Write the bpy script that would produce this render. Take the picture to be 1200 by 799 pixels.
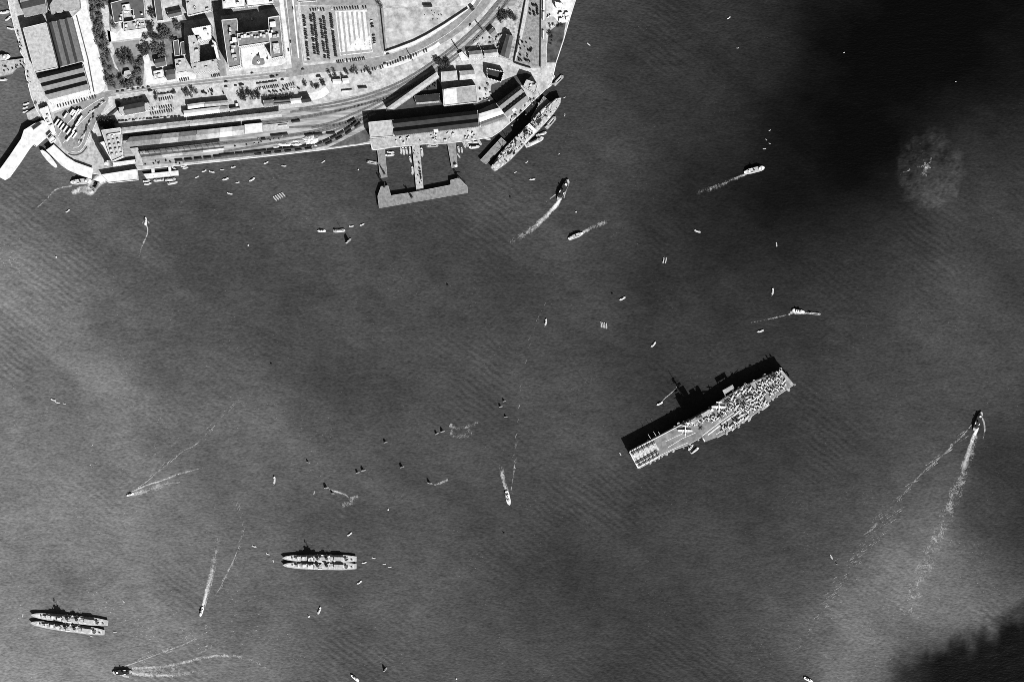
import bpy, math, random
import numpy as np
from mathutils import Vector, noise

for o in list(bpy.data.objects):
    bpy.data.objects.remove(o, do_unlink=True)
scene = bpy.context.scene
COL = scene.collection
rnd = random.Random(7)

# ------------------------------------------------------------------ camera, sky, sun, exposure
S = 1.33            # metres on the water per photograph pixel
H = 3500.0          # flying height
cam_d = bpy.data.cameras.new('camera'); cam = bpy.data.objects.new('camera', cam_d); COL.objects.link(cam)
cam.location = (0, 0, H); cam.rotation_euler = (0, 0, 0)
cam_d.sensor_fit = 'HORIZONTAL'; cam_d.angle = 2 * math.atan(600 * S / H)
cam_d.clip_start = 10; cam_d.clip_end = 30000
scene.camera = cam

SUN_EL = math.radians(36); SX, SY = 0.5, -0.866      # the sun stands to the lower right of the frame
world = bpy.data.worlds.new('World'); scene.world = world; world.use_nodes = True
nt = world.node_tree; nt.nodes.clear()
sky = nt.nodes.new('ShaderNodeTexSky'); sky.sky_type = 'NISHITA'; sky.sun_disc = False
sky.sun_elevation = SUN_EL; sky.sun_rotation = math.atan2(SX, SY)
bw = nt.nodes.new('ShaderNodeSeparateColor'); bg = nt.nodes.new('ShaderNodeBackground'); bg.inputs[1].default_value = 0.05
wo = nt.nodes.new('ShaderNodeOutputWorld')
nt.links.new(sky.outputs[0], bw.inputs[0]); nt.links.new(bw.outputs[0], bg.inputs[0]); nt.links.new(bg.outputs[0], wo.inputs[0])
sun_d = bpy.data.lights.new('sun', 'SUN'); sun_d.energy = 5.0; sun_d.angle = math.radians(0.5); sun_d.color = (1, 1, 1)
sun = bpy.data.objects.new('sun', sun_d); COL.objects.link(sun)
ce = math.cos(SUN_EL)
sun.rotation_euler = Vector((-SX * ce, -SY * ce, -math.sin(SUN_EL))).to_track_quat('-Z', 'Y').to_euler()
scene.cycles.filter_width = 0.85; scene.cycles.diffuse_bounces = 0; scene.cycles.use_denoising = False
vs = scene.view_settings
vs.view_transform = 'Standard'; vs.look = 'None'; vs.gamma = 1; vs.use_curve_mapping = False; vs.exposure = 0.45

# ------------------------------------------------------------------ helpers
def P(px, py, z=0.0):
    f = (H - z) / H
    return Vector(((px - 600) * S * f, (399.5 - py) * S * f, z))
def PL(pts, z=0.0): return [P(a, b, z) for a, b in pts]
def head(dx, dy): return math.atan2(-dy, dx)

_m = {}
def mat(name, base, var=0.25, scale=0.15, rough=0.8, spec=0.2, stretch=None, ang=0.0, wins=False, detail=6):
    """grey mottled paint, concrete, iron, earth ...; wins: a wall with rows of dark window openings"""
    if name in _m: return _m[name]
    m = bpy.data.materials.new(name); m.use_nodes = True; n = m.node_tree.nodes; l = m.node_tree.links
    b = n['Principled BSDF']; b.inputs['Roughness'].default_value = rough
    b.inputs['Specular IOR Level'].default_value = spec
    g = n.new('ShaderNodeNewGeometry'); mp = n.new('ShaderNodeMapping')
    mp.inputs['Rotation'].default_value = (0, 0, ang)
    if stretch: mp.inputs['Scale'].default_value = stretch
    l.new(g.outputs['Position'], mp.inputs[0])
    t = n.new('ShaderNodeTexNoise'); t.inputs['Scale'].default_value = scale; t.inputs['Detail'].default_value = detail
    t.inputs['Roughness'].default_value = 0.65
    l.new(mp.outputs[0], t.inputs['Vector'])
    r = n.new('ShaderNodeMapRange'); r.inputs['From Min'].default_value = 0.3; r.inputs['From Max'].default_value = 0.7
    lo, hi = max(0.0, base * (1 - var)), min(0.9, base * (1 + var))
    r.inputs['To Min'].default_value = lo; r.inputs['To Max'].default_value = hi
    l.new(t.outputs['Fac'], r.inputs['Value'])
    out = r.outputs[0]
    if wins:
        sep = n.new('ShaderNodeSeparateXYZ'); l.new(g.outputs['Position'], sep.inputs[0])
        def mth(op, a, b_=None):
            q = n.new('ShaderNodeMath'); q.operation = op
            for i, s in enumerate((a, b_)):
                if s is None: continue
                if isinstance(s, (int, float)): q.inputs[i].default_value = s
                else: l.new(s, q.inputs[i])
            return q.outputs[0]
        u = mth('ADD', mth('MULTIPLY', sep.outputs[0], 0.9), mth('MULTIPLY', sep.outputs[1], 0.75))
        fu = mth('FRACT', mth('DIVIDE', u, 3.2)); fz = mth('FRACT', mth('DIVIDE', sep.outputs[2], 3.4))
        mk = mth('MULTIPLY', mth('GREATER_THAN', fu, 0.55), mth('MULTIPLY', mth('GREATER_THAN', fz, 0.35), mth('LESS_THAN', fz, 0.82)))
        mx = n.new('ShaderNodeMix'); mx.data_type = 'FLOAT'
        l.new(mk, mx.inputs[0]); l.new(out, mx.inputs[2]); mx.inputs[3].default_value = 0.04
        out = mx.outputs[0]
    cb = n.new('ShaderNodeCombineColor')
    for i in range(3): l.new(out, cb.inputs[i])
    l.new(cb.outputs[0], b.inputs['Base Color'])
    _m[name] = m
    return m

class MB:
    def __init__(s): s.v = []; s.f = []
    def add(s, vs_, fs):
        k = len(s.v); s.v += [tuple(v) for v in vs_]; s.f += [tuple(i + k for i in f) for f in fs]; return s
    def prism(s, pts, z0, z1, top=None, bottom=False):
        a = sum(pts[i][0] * pts[(i + 1) % len(pts)][1] - pts[(i + 1) % len(pts)][0] * pts[i][1] for i in range(len(pts)))
        pts = [(p[0], p[1]) for p in pts]
        if a < 0: pts = pts[::-1]
        tp = pts if top is None else ([(p[0], p[1]) for p in top][::-1] if a < 0 else [(p[0], p[1]) for p in top])
        n = len(pts)
        fs = [(i, (i + 1) % n, n + (i + 1) % n, n + i) for i in range(n)] + [tuple(range(n, 2 * n))]
        if bottom: fs.append(tuple(range(n - 1, -1, -1)))
        return s.add([(x, y, z0) for x, y in pts] + [(x, y, z1) for x, y in tp], fs)
    def sheet(s, pts, z):
        a = sum(pts[i][0] * pts[(i + 1) % len(pts)][1] - pts[(i + 1) % len(pts)][0] * pts[i][1] for i in range(len(pts)))
        pts = [(p[0], p[1], z) for p in pts]
        if a < 0: pts = pts[::-1]
        return s.add(pts, [tuple(range(len(pts)))])
    def box(s, c, size, rot=0.0, taper=1.0):
        x, y, z0 = c; lx, ly, h = size; cs, sn = math.cos(rot), math.sin(rot)
        q = [(-lx / 2, -ly / 2), (lx / 2, -ly / 2), (lx / 2, ly / 2), (-lx / 2, ly / 2)]
        f = lambda k: [(x + (a * cs - b * sn) * k, y + (a * sn + b * cs) * k) for a, b in q]
        return s.prism(f(1), z0, z0 + h, f(taper), bottom=True)
    def cyl(s, x, y, r, z0, z1, n=10, r2=None):
        r2 = r if r2 is None else r2
        c = lambda q: [(x + q * math.cos(2 * math.pi * i / n), y + q * math.sin(2 * math.pi * i / n)) for i in range(n)]
        return s.prism(c(r), z0, z1, c(r2), bottom=True)
    def tube(s, a, b, r, n=6, r2=None):
        a, b = Vector(a), Vector(b); d = (b - a).normalized()
        u = d.cross(Vector((0, 0, 1)) if abs(d.z) < .9 else Vector((1, 0, 0))).normalized(); w = d.cross(u)
        r2 = r if r2 is None else r2
        vs_ = [a + (u * math.cos(t) + w * math.sin(t)) * r for t in [2 * math.pi * i / n for i in range(n)]]
        vs_ += [b + (u * math.cos(t) + w * math.sin(t)) * r2 for t in [2 * math.pi * i / n for i in range(n)]]
        fs = [(i, n + i, n + (i + 1) % n, (i + 1) % n) for i in range(n)] + [tuple(range(n)), tuple(range(2 * n - 1, n - 1, -1))]
        return s.add(vs_, fs)
    def gable(s, a, b, c, d, z, rh, n=1, over=0.0):
        """roof over the quad a b c d at eaves height z: n ridges parallel to a-b, stacked from a towards d"""
        a, b, c, d = [Vector((p[0], p[1], 0)) for p in (a, b, c, d)]
        up = Vector((0, 0, 1))
        for k in range(n):
            t0, tm, t1 = k / n, (k + .5) / n, (k + 1) / n
            L0, Lm, L1 = a.lerp(d, t0), a.lerp(d, tm), a.lerp(d, t1)
            R0, Rm, R1 = b.lerp(c, t0), b.lerp(c, tm), b.lerp(c, t1)
            vs_ = [L0 + up * z, R0 + up * z, Rm + up * (z + rh), Lm + up * (z + rh), L1 + up * z, R1 + up * z]
            s.add(vs_, [(0, 1, 2, 3), (3, 2, 5, 4), (0, 3, 4), (1, 5, 2)])
        return s
    def sphere(s, c, r, nu=10, nv=6, sz=1.0):
        vs_ = []; fs = []
        for j in range(nv + 1):
            ph = math.pi * j / nv - math.pi / 2
            for i in range(nu):
                th = 2 * math.pi * i / nu
                vs_.append((c[0] + r * math.cos(ph) * math.cos(th), c[1] + r * math.cos(ph) * math.sin(th), c[2] + r * sz * math.sin(ph)))
        for j in range(nv):
            for i in range(nu):
                fs.append((j * nu + i, j * nu + (i + 1) % nu, (j + 1) * nu + (i + 1) % nu, (j + 1) * nu + i))
        return s.add(vs_, fs)
    def hull(s, L, B, zd, z0=-0.6, bow=0.5, stern=0.3, sternw=0.6, sheer=0.0, flare=0.86, n=14):
        """ship hull along +X: pointed bow over the first `bow` of the half length, rounded or square stern"""
        st = []
        for i in range(n + 1):
            t = i / n
            x = -0.5 + t
            if x > 0.5 - bow * .5:
                q = (0.5 - x) / (bow * .5); w = math.sqrt(max(0, 1 - (1 - q) ** 1.9)) if q > 0 else 0
            elif x < -0.5 + stern * .5:
                q = (x + .5) / (stern * .5); w = sternw + (1 - sternw) * math.sin(q * math.pi / 2)
            else: w = 1
            zz = zd + sheer * (max(0, x) * 2) ** 2 + sheer * .4 * (max(0, -x) * 2) ** 2
            st.append((x * L, w * B / 2, zz))
        vs_ = []
        for x, w, zz in st:
            k = flare; xw = x * 0.965
            vs_ += [(xw, -w * k, z0), (x, -w, zz), (x, w, zz), (xw, w * k, z0)]
        fs = []
        for i in range(n):
            a = 4 * i; b = a + 4
            fs += [(a, b, b + 1, a + 1), (a + 1, b + 1, b + 2, a + 2), (a + 2, b + 2, b + 3, a + 3)]
        fs += [(0, 1, 2, 3)]
        return s.add(vs_, fs)
    def build(s, name, m, parent=None, origin=None, smooth=False, attr=None):
        me = bpy.data.meshes.new(name)
        rt = parent
        while rt is not None and rt.parent is not None: rt = rt.parent
        o3 = Vector(origin) if origin is not None else (Vector(rt.location) if (rt is not None and rt.get('_w')) else Vector((0, 0, 0)))
        me.from_pydata([(v[0] - o3.x, v[1] - o3.y, v[2] - o3.z) for v in s.v], [], s.f)
        if attr is not None:
            at = me.attributes.new('fade', 'FLOAT', 'POINT'); at.data.foreach_set('value', attr)
        me.materials.append(m); me.update()
        if smooth:
            for p in me.polygons: p.use_smooth = True
        o = bpy.data.objects.new(name, me); COL.objects.link(o)
        if parent is not None: o.parent = parent
        elif origin is not None: o.location = o3
        return o

def tag(o, label=None, cat=None, group=None, kind=None):
    if label: o['label'] = label
    if cat: o['category'] = cat
    if group: o['group'] = group
    if kind: o['kind'] = kind
    return o
def thing(name, label, cat, loc=(0, 0, 0), rot=0.0, group=None, w=False):
    o = bpy.data.objects.new(name, None); COL.objects.link(o); o.empty_display_size = 2
    o.location = loc; o.rotation_euler = (0, 0, rot)
    if w: o['_w'] = 1
    return tag(o, label, cat, group)
def struct(name, mb, m, kind='structure'):
    return tag(mb.build(name, m), kind=kind)
def copy_tree(o, parent=None):
    c = o.copy(); COL.objects.link(c)
    if parent is not None: c.parent = parent
    for ch in list(o.children): copy_tree(ch, c)
    return c
_proto = {}
def spawn(key, builder, label, loc, rot=0.0, scale=None, group=None):
    if key not in _proto:
        r = builder(); _proto[key] = r
    else:
        r = copy_tree(_proto[key])
        if 'group' in r: del r['group']
    r.location = loc; r.rotation_euler = (0, 0, rot)
    r.scale = scale if scale else (1, 1, 1)
    r['label'] = label
    if group: r['group'] = group
    return r
def spline(pts, k=6):
    if len(pts) < 3: return [Vector((*p, 0)) for p in pts]
    q = [Vector((p[0], p[1], 0)) for p in pts]; q = [q[0] * 2 - q[1]] + q + [q[-1] * 2 - q[-2]]
    out = []
    for i in range(1, len(q) - 2):
        for j in range(k):
            t = j / k; a, b, c, d = q[i - 1], q[i], q[i + 1], q[i + 2]
            out.append(.5 * ((2 * b) + (c - a) * t + (2 * a - 5 * b + 4 * c - d) * t * t + (3 * b - a - 3 * c + d) * t ** 3))
    out.append(q[-2]); return out
def strip(mb, pts, w, z, w1=None, k=6, px=True):
    """flat ribbon along a smoothed line; pts and width in photograph pixels"""
    c = spline(pts, k); n = len(c); vs_ = []; fs = []
    for i, p in enumerate(c):
        d = (c[min(i + 1, n - 1)] - c[max(i - 1, 0)]).normalized(); nn = Vector((-d.y, d.x, 0))
        ww = (w if w1 is None else w + (w1 - w) * i / (n - 1)) / 2
        for sgn in (1, -1):
            r = p + nn * ww * sgn; vs_.append(P(r.x, r.y, z))
    for i in range(n - 1): fs.append((2 * i, 2 * i + 1, 2 * i + 3, 2 * i + 2)[::1])
    # keep faces upward
    a, b, cc = Vector(vs_[0]), Vector(vs_[1]), Vector(vs_[3])
    if (b - a).cross(cc - a).z < 0: fs = [f[::-1] for f in fs]
    return mb.add(vs_, fs)
def inset(pts, d):
    """shrink a polygon towards its middle by about d metres"""
    c = sum((Vector((p[0], p[1], 0)) for p in pts), Vector()) / len(pts)
    out = []
    for p in pts:
        v = Vector((p[0], p[1], 0)) - c
        out.append(c + v * max(0.05, 1 - d * 1.4 / max(v.length, .1)))
    return out

ZG = 3.5    # quay level
# ------------------------------------------------------------------ materials
M = dict(
    land=mat('pale_concrete_ground', .46, .5, .12, detail=9), road=mat('road_surface', .26, .4, .16, detail=9), white_road=mat('bleached_concrete', .69, .28, .16, detail=9),
    pave=mat('pavement_slabs', .5, .4, .3, detail=9), ballast=mat('ballast', .33, .6, .12, stretch=(.25, 1.6, 1), ang=-.12),
    grass=mat('rough_grass', .10, .5, .12), lawn=mat('lawn', .26, .25, .1), earth=mat('bare_earth', .07, .7, .1), field=mat('playing_field', .43, .5, .10, detail=10),
    lot=mat('yard_surface', .25, .5, .25, detail=9), carpark=mat('car_park_surface', .34, .35, .2, detail=9), paint=mat('road_paint', .8, .1),
    track=mat('sleepers', .13, .35, .3), rail=mat('rail_steel', .4, .2),
    white=mat('white_roof', .7, .26, .14, detail=9), light=mat('pale_cement_roof', .44, .34, .2, detail=9), lgrey=mat('light_grey_roof', .34, .38, .2, detail=9), grey=mat('grey_iron_roof', .2, .4, .2, detail=9),
    dgrey=mat('dark_iron_roof', .10, .3, .12), tar=mat('tarred_roof', .028, .4, .12), stripe=mat('weathered_iron_roof', .17, .28, .2, detail=9),
    wall=mat('plastered_wall', .5, .2, .2, wins=True), dwall=mat('brick_wall', .28, .25, .2, wins=True), wwall=mat('whitewashed_wall', .72, .12, .2, wins=True),
    plain=mat('plain_wall', .5, .2, .2), parapet=mat('parapet', .68, .15, .2), clutter=mat('roof_plant', .5, .6, .3), dark=mat('dark_opening', .02, .2),
    pier=mat('pier_deck_planks', .23, .45, .25, detail=9), pierl=mat('pier_deck_concrete', .40, .45, .22, detail=9), pile=mat('timber_pile', .08, .3), quayw=mat('quay_wall_stone', .35, .25, .2),
    navy=mat('navy_grey_paint', .42, .3, .35), deckn=mat('mottled_steel_deck', .52, .5, .3, detail=9), linerd=mat('stained_liner_deck', .46, .75, .3, detail=9), navyd=mat('navy_deck_paint', .65, .5, .35), hullg=mat('hull_grey', .24, .2), deck=mat('flight_deck', .2, .45, .14, detail=9), deckl=mat('deck_line_paint', .75, .15, .4),
    jet=mat('light_aircraft_paint', .66, .2, .4), jetd=mat('dark_aircraft_paint', .025, .3, .4), jetw=mat('white_aircraft_paint', .82, .06), glass=mat('cockpit_glass', .03, .1, rough=.2, spec=.5),
    wood=mat('weathered_boat_wood', .30, .4, .5), woodl=mat('bleached_boat_wood', .62, .25, .6), mat_=mat('rattan_canopy', .5, .3, .8), sail=mat('canvas_sail', .5, .25, .4),
    boatw=mat('white_boat_paint', .78, .1, .3), boatd=mat('black_hull_paint', .03, .3), roofd=mat('dark_deck_canvas', .028, .5, .3), cargo=mat('deck_cargo', .4, .7, .5), hold=mat('open_hold', .02, .4),
    card=mat('dark_car_paint', .035, .5, .2, rough=.35, spec=.4), carl=mat('pale_car_paint', .55, .3, .2, rough=.35, spec=.4), tyre=mat('tyre_rubber', .02), wind=mat('window_glass', .03, .1, rough=.15, spec=.5),
    busr=mat('bus_roof_paint', .75, .12, .2), busb=mat('bus_body_paint', .3, .2, .2),
    bark=mat('bark', .10, .3, .5), leaf=mat('foliage', .115, .55, .35), leaf2=mat('dark_foliage', .055, .5, .35), steam=mat('steam', .9, .02), asphalt_and_shade=mat('dark_asphalt_and_shade', .06, .4, .15), tank=mat('tank_paint', .85, .04),
    steel=mat('dark_crane_steel', .03, .3), wagon=mat('wagon_roof', .035, .5, .2), wagonl=mat('wagon_roof_pale', .55, .3, .2), crate=mat('crates', .3, .8, .4), cratel=mat('pale_crates', .7, .2, .4),
)
# ------------------------------------------------------------------ harbour water: mud patches, sun glint and corner darkening painted into one colour map
def lin(v):
    v = v / 255.0
    return v / 12.92 if v < .04045 else ((v + .055) / 1.055) ** 2.4
SILT_AND_LIGHT = [(940,160,24),(905,150,34),(960,205,22),(1020,232,24),(880,240,40),(1030,715,104),(1075,640,98),(1085,610,92),(1020,770,100),(975,785,92),(850,40,56),(800,20,64),(830,150,52),(100,280,96),(10,330,122),(30,110,104),(10,150,104),(300,260,84),(420,250,80),(550,300,78),(620,260,78),(470,200,72),(700,20,76),(690,4,84),(760,60,54),(850,80,58),(900,120,34),
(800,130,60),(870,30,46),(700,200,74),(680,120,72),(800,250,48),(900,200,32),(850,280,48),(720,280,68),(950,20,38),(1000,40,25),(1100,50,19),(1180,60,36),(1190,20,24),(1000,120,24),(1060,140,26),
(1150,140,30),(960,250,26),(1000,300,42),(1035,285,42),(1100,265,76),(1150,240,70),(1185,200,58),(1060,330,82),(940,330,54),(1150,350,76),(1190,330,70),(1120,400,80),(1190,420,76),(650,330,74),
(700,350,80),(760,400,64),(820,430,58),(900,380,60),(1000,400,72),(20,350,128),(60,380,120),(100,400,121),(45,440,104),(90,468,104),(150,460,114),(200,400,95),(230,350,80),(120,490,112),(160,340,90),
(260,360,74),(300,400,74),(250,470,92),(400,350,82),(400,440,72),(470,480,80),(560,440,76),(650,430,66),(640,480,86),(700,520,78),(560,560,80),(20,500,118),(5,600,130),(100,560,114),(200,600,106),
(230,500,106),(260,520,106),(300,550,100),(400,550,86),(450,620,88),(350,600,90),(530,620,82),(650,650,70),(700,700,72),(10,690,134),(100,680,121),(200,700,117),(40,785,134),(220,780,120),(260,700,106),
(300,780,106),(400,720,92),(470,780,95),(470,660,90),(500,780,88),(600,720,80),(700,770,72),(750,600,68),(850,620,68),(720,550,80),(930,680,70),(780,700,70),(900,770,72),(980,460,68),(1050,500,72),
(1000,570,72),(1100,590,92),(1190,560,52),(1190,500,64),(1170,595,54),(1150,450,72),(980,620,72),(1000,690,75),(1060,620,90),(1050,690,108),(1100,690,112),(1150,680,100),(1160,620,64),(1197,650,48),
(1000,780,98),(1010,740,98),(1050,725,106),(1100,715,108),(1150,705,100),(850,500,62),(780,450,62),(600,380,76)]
def build_water():
    step = 2.4; x0, x1, y0, y1 = -240, 1440, -240, 1040
    nx = int((x1 - x0) / step) + 1; ny = int((y1 - y0) / step) + 1
    gx, gy = np.meshgrid(x0 + step * np.arange(nx), y0 + step * np.arange(ny))
    def fbm(sx, sy, f, oct_=5, seed=0):
        # cheap value noise on the grid
        r = np.random.RandomState(seed); out = np.zeros_like(gx); amp = 1.0; tot = 0
        for o in range(oct_):
            fx = gx * f * sx + 1000.37; fy = gy * f * sy + 1000
            ix = np.floor(fx).astype(int); iy = np.floor(fy).astype(int); tx = fx - ix; ty = fy - iy
            tx = tx * tx * (3 - 2 * tx); ty = ty * ty * (3 - 2 * ty)
            T = r.rand(256, 256); g = lambda a, b: T[a % 256, b % 256]
            out += amp * ((g(ix, iy) * (1 - tx) + g(ix + 1, iy) * tx) * (1 - ty) + (g(ix, iy + 1) * (1 - tx) + g(ix + 1, iy + 1) * tx) * ty)
            tot += amp; amp *= .55; f *= 2.07
        return out / tot - .5
    wx = gx + 78 * fbm(1.2, .8, 1 / 120, 7, 1); wy = gy + 78 * fbm(.8, 1.2, 1 / 120, 7, 2)
    num = np.zeros_like(gx); den = np.zeros_like(gx)
    for a, b, v in SILT_AND_LIGHT:
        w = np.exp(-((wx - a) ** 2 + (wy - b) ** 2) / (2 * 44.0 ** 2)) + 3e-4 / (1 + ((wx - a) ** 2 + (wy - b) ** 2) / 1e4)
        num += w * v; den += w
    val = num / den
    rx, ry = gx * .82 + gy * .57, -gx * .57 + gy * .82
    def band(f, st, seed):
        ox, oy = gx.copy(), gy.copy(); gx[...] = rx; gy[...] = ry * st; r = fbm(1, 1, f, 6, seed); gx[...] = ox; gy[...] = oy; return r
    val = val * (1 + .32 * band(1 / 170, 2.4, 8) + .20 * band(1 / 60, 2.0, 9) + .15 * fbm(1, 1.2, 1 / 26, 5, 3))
    tt = np.clip(((wx - 1120) * -150 + (wy - 560) * 240) / (150 ** 2 + 240 ** 2), 0, 1)
    dd = np.hypot(wx - (1120 - 150 * tt), wy - (560 + 240 * tt)) / (26 + 40 * np.sin(np.pi * np.clip(tt, 0, 1)))
    val = val + 17 * np.exp(-dd ** 2) * np.minimum(1, .3 + 1.4 * tt)
    for (xa, ya), (xb, yb) in (((-20, 325), (150, 440)), ((150, 440), (300, 575))):
        tt = np.clip(((wx - xa) * (xb - xa) + (wy - ya) * (yb - ya)) / ((xb - xa) ** 2 + (yb - ya) ** 2), 0, 1)
        val = val + 11 * np.exp(-(np.hypot(wx - xa - (xb - xa) * tt, wy - ya - (yb - ya) * tt) / 30) ** 2)
    # the edge of the muddy plume, lower right
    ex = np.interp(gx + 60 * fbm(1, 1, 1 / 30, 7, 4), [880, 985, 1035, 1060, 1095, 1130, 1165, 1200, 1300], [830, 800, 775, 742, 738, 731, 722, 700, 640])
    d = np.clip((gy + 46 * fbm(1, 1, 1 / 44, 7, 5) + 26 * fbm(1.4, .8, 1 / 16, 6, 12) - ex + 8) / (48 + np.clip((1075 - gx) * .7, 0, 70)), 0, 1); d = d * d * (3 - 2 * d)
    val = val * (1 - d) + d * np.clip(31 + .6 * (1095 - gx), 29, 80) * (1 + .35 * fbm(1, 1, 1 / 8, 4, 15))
    # a round film flaw copied into the water colour, upper right
    r = np.hypot((gx - 1089) / 1.0, (gy - 201) / 1.12) + 16 * fbm(1, 1, 1 / 22, 6, 6) + 14 * fbm(1, 1, 1 / 6, 4, 13)
    q = np.clip((42 - r) / 9, 0, 1); ring = np.exp(-((r - 37) / 4.0) ** 2)
    val = val + q * 12 * (1 + 2.4 * fbm(1, 1, 1 / 9, 4, 7) + 2.6 * fbm(1, 1, 1 / 2.6, 2, 17)) + 5 * ring * (1 + 2 * fbm(1, 1, 1 / 7, 3, 14))
    val = np.clip(val, 10, 150)
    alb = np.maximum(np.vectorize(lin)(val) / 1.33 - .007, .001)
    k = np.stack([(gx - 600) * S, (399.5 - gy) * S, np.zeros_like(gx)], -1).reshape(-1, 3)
    a = np.arange(nx * ny).reshape(ny, nx)
    quads = np.stack([a[1:, :-1], a[1:, 1:], a[:-1, 1:], a[:-1, :-1]], -1).reshape(-1, 4)
    X0, X1, Y1, Y0 = (x0 - 600) * S, (x0 + step * (nx - 1) - 600) * S, (399.5 - y0) * S, (399.5 - y0 - step * (ny - 1)) * S
    R = 9000
    outer = [(-R, Y1, 0), (R, Y1, 0), (R, R, 0), (-R, R, 0), (-R, -R, 0), (R, -R, 0), (R, Y0, 0), (-R, Y0, 0), (-R, Y0, 0), (X0, Y0, 0), (X0, Y1, 0), (-R, Y1, 0), (X1, Y0, 0), (R, Y0, 0), (R, Y1, 0), (X1, Y1, 0)]
    n0 = nx * ny
    me = bpy.data.meshes.new('water')
    allv = np.concatenate([k, np.array(outer, float)]); allq = np.concatenate([quads, n0 + np.arange(16).reshape(4, 4)])
    me.vertices.add(len(allv)); me.vertices.foreach_set('co', allv.ravel())
    me.loops.add(len(allq) * 4); me.loops.foreach_set('vertex_index', allq.ravel().astype(np.int32))
    me.polygons.add(len(allq)); me.polygons.foreach_set('loop_start', (4 * np.arange(len(allq))).astype(np.int32))
    at = me.attributes.new('silt_and_light', 'FLOAT', 'POINT'); at.data.foreach_set('value', np.concatenate([alb.ravel(), np.full(16, .05)]).astype(np.float32))
    me.update(calc_edges=True); me.validate()
    m = bpy.data.materials.new('harbour_water'); m.use_nodes = True; n = m.node_tree.nodes; l = m.node_tree.links
    b = n['Principled BSDF']; b.inputs['Roughness'].default_value = .35; b.inputs['Specular IOR Level'].default_value = .25; b.inputs['IOR'].default_value = 1.33
    A = n.new('ShaderNodeAttribute'); A.attribute_name = 'silt_and_light'
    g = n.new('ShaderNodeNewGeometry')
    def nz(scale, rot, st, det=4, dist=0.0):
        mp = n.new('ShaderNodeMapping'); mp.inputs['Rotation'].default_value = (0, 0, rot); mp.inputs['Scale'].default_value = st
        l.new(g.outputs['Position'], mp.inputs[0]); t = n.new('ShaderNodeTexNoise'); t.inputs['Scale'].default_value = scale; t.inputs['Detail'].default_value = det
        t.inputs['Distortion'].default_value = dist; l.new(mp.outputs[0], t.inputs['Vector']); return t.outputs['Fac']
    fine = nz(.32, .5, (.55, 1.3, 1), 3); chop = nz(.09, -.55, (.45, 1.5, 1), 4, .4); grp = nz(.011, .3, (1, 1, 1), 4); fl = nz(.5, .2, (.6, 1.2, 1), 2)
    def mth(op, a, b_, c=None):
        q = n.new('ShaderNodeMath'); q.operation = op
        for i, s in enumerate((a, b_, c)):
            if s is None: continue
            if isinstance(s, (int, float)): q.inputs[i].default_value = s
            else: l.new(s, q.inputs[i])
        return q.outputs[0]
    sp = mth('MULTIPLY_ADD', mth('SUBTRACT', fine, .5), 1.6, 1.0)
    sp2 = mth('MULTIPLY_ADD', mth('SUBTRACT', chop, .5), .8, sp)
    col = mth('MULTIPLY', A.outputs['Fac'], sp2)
    # scattered little whitecaps where the chop is in groups
    cap = mth('MULTIPLY', mth('GREATER_THAN', mth('MULTIPLY_ADD', grp, .34, fl), .915), .20)
    # short wave trains, in groups
    mpw = n.new('ShaderNodeMapping'); mpw.inputs['Rotation'].default_value = (0, 0, .62); l.new(g.outputs['Position'], mpw.inputs[0])
    wv = n.new('ShaderNodeTexWave'); wv.wave_type = 'BANDS'; wv.bands_direction = 'Y'; wv.inputs['Scale'].default_value = .034; wv.inputs['Distortion'].default_value = 5.0; wv.inputs['Detail'].default_value = 3; wv.inputs['Detail Scale'].default_value = .8
    l.new(mpw.outputs[0], wv.inputs['Vector'])
    msk = n.new('ShaderNodeMapRange'); msk.inputs['From Min'].default_value = .50; msk.inputs['From Max'].default_value = .66; l.new(nz(.0052, .9, (1, 1, 1), 4), msk.inputs['Value'])
    trn = mth('MULTIPLY_ADD', mth('MULTIPLY', mth('SUBTRACT', wv.outputs['Fac'], .5), msk.outputs[0]), .34, 1.0)
    col = mth('MULTIPLY', col, trn); cap = mth('MULTIPLY', cap, mth('MULTIPLY', A.outputs['Fac'], 9.0))
    tot = mth('MAXIMUM', mth('ADD', col, cap), .001)
    cb = n.new('ShaderNodeCombineColor')
    for i in range(3): l.new(tot, cb.inputs[i])
    l.new(cb.outputs[0], b.inputs['Base Color'])
    bp = n.new('ShaderNodeBump'); bp.inputs['Strength'].default_value = .35; bp.inputs['Distance'].default_value = 1.2
    l.new(mth('MULTIPLY_ADD', chop, 1.0, fine), bp.inputs['Height']); l.new(bp.outputs[0], b.inputs['Normal'])
    me.materials.append(m)
    o = bpy.data.objects.new('water', me); COL.objects.link(o); tag(o, kind='structure')
build_water()

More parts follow.
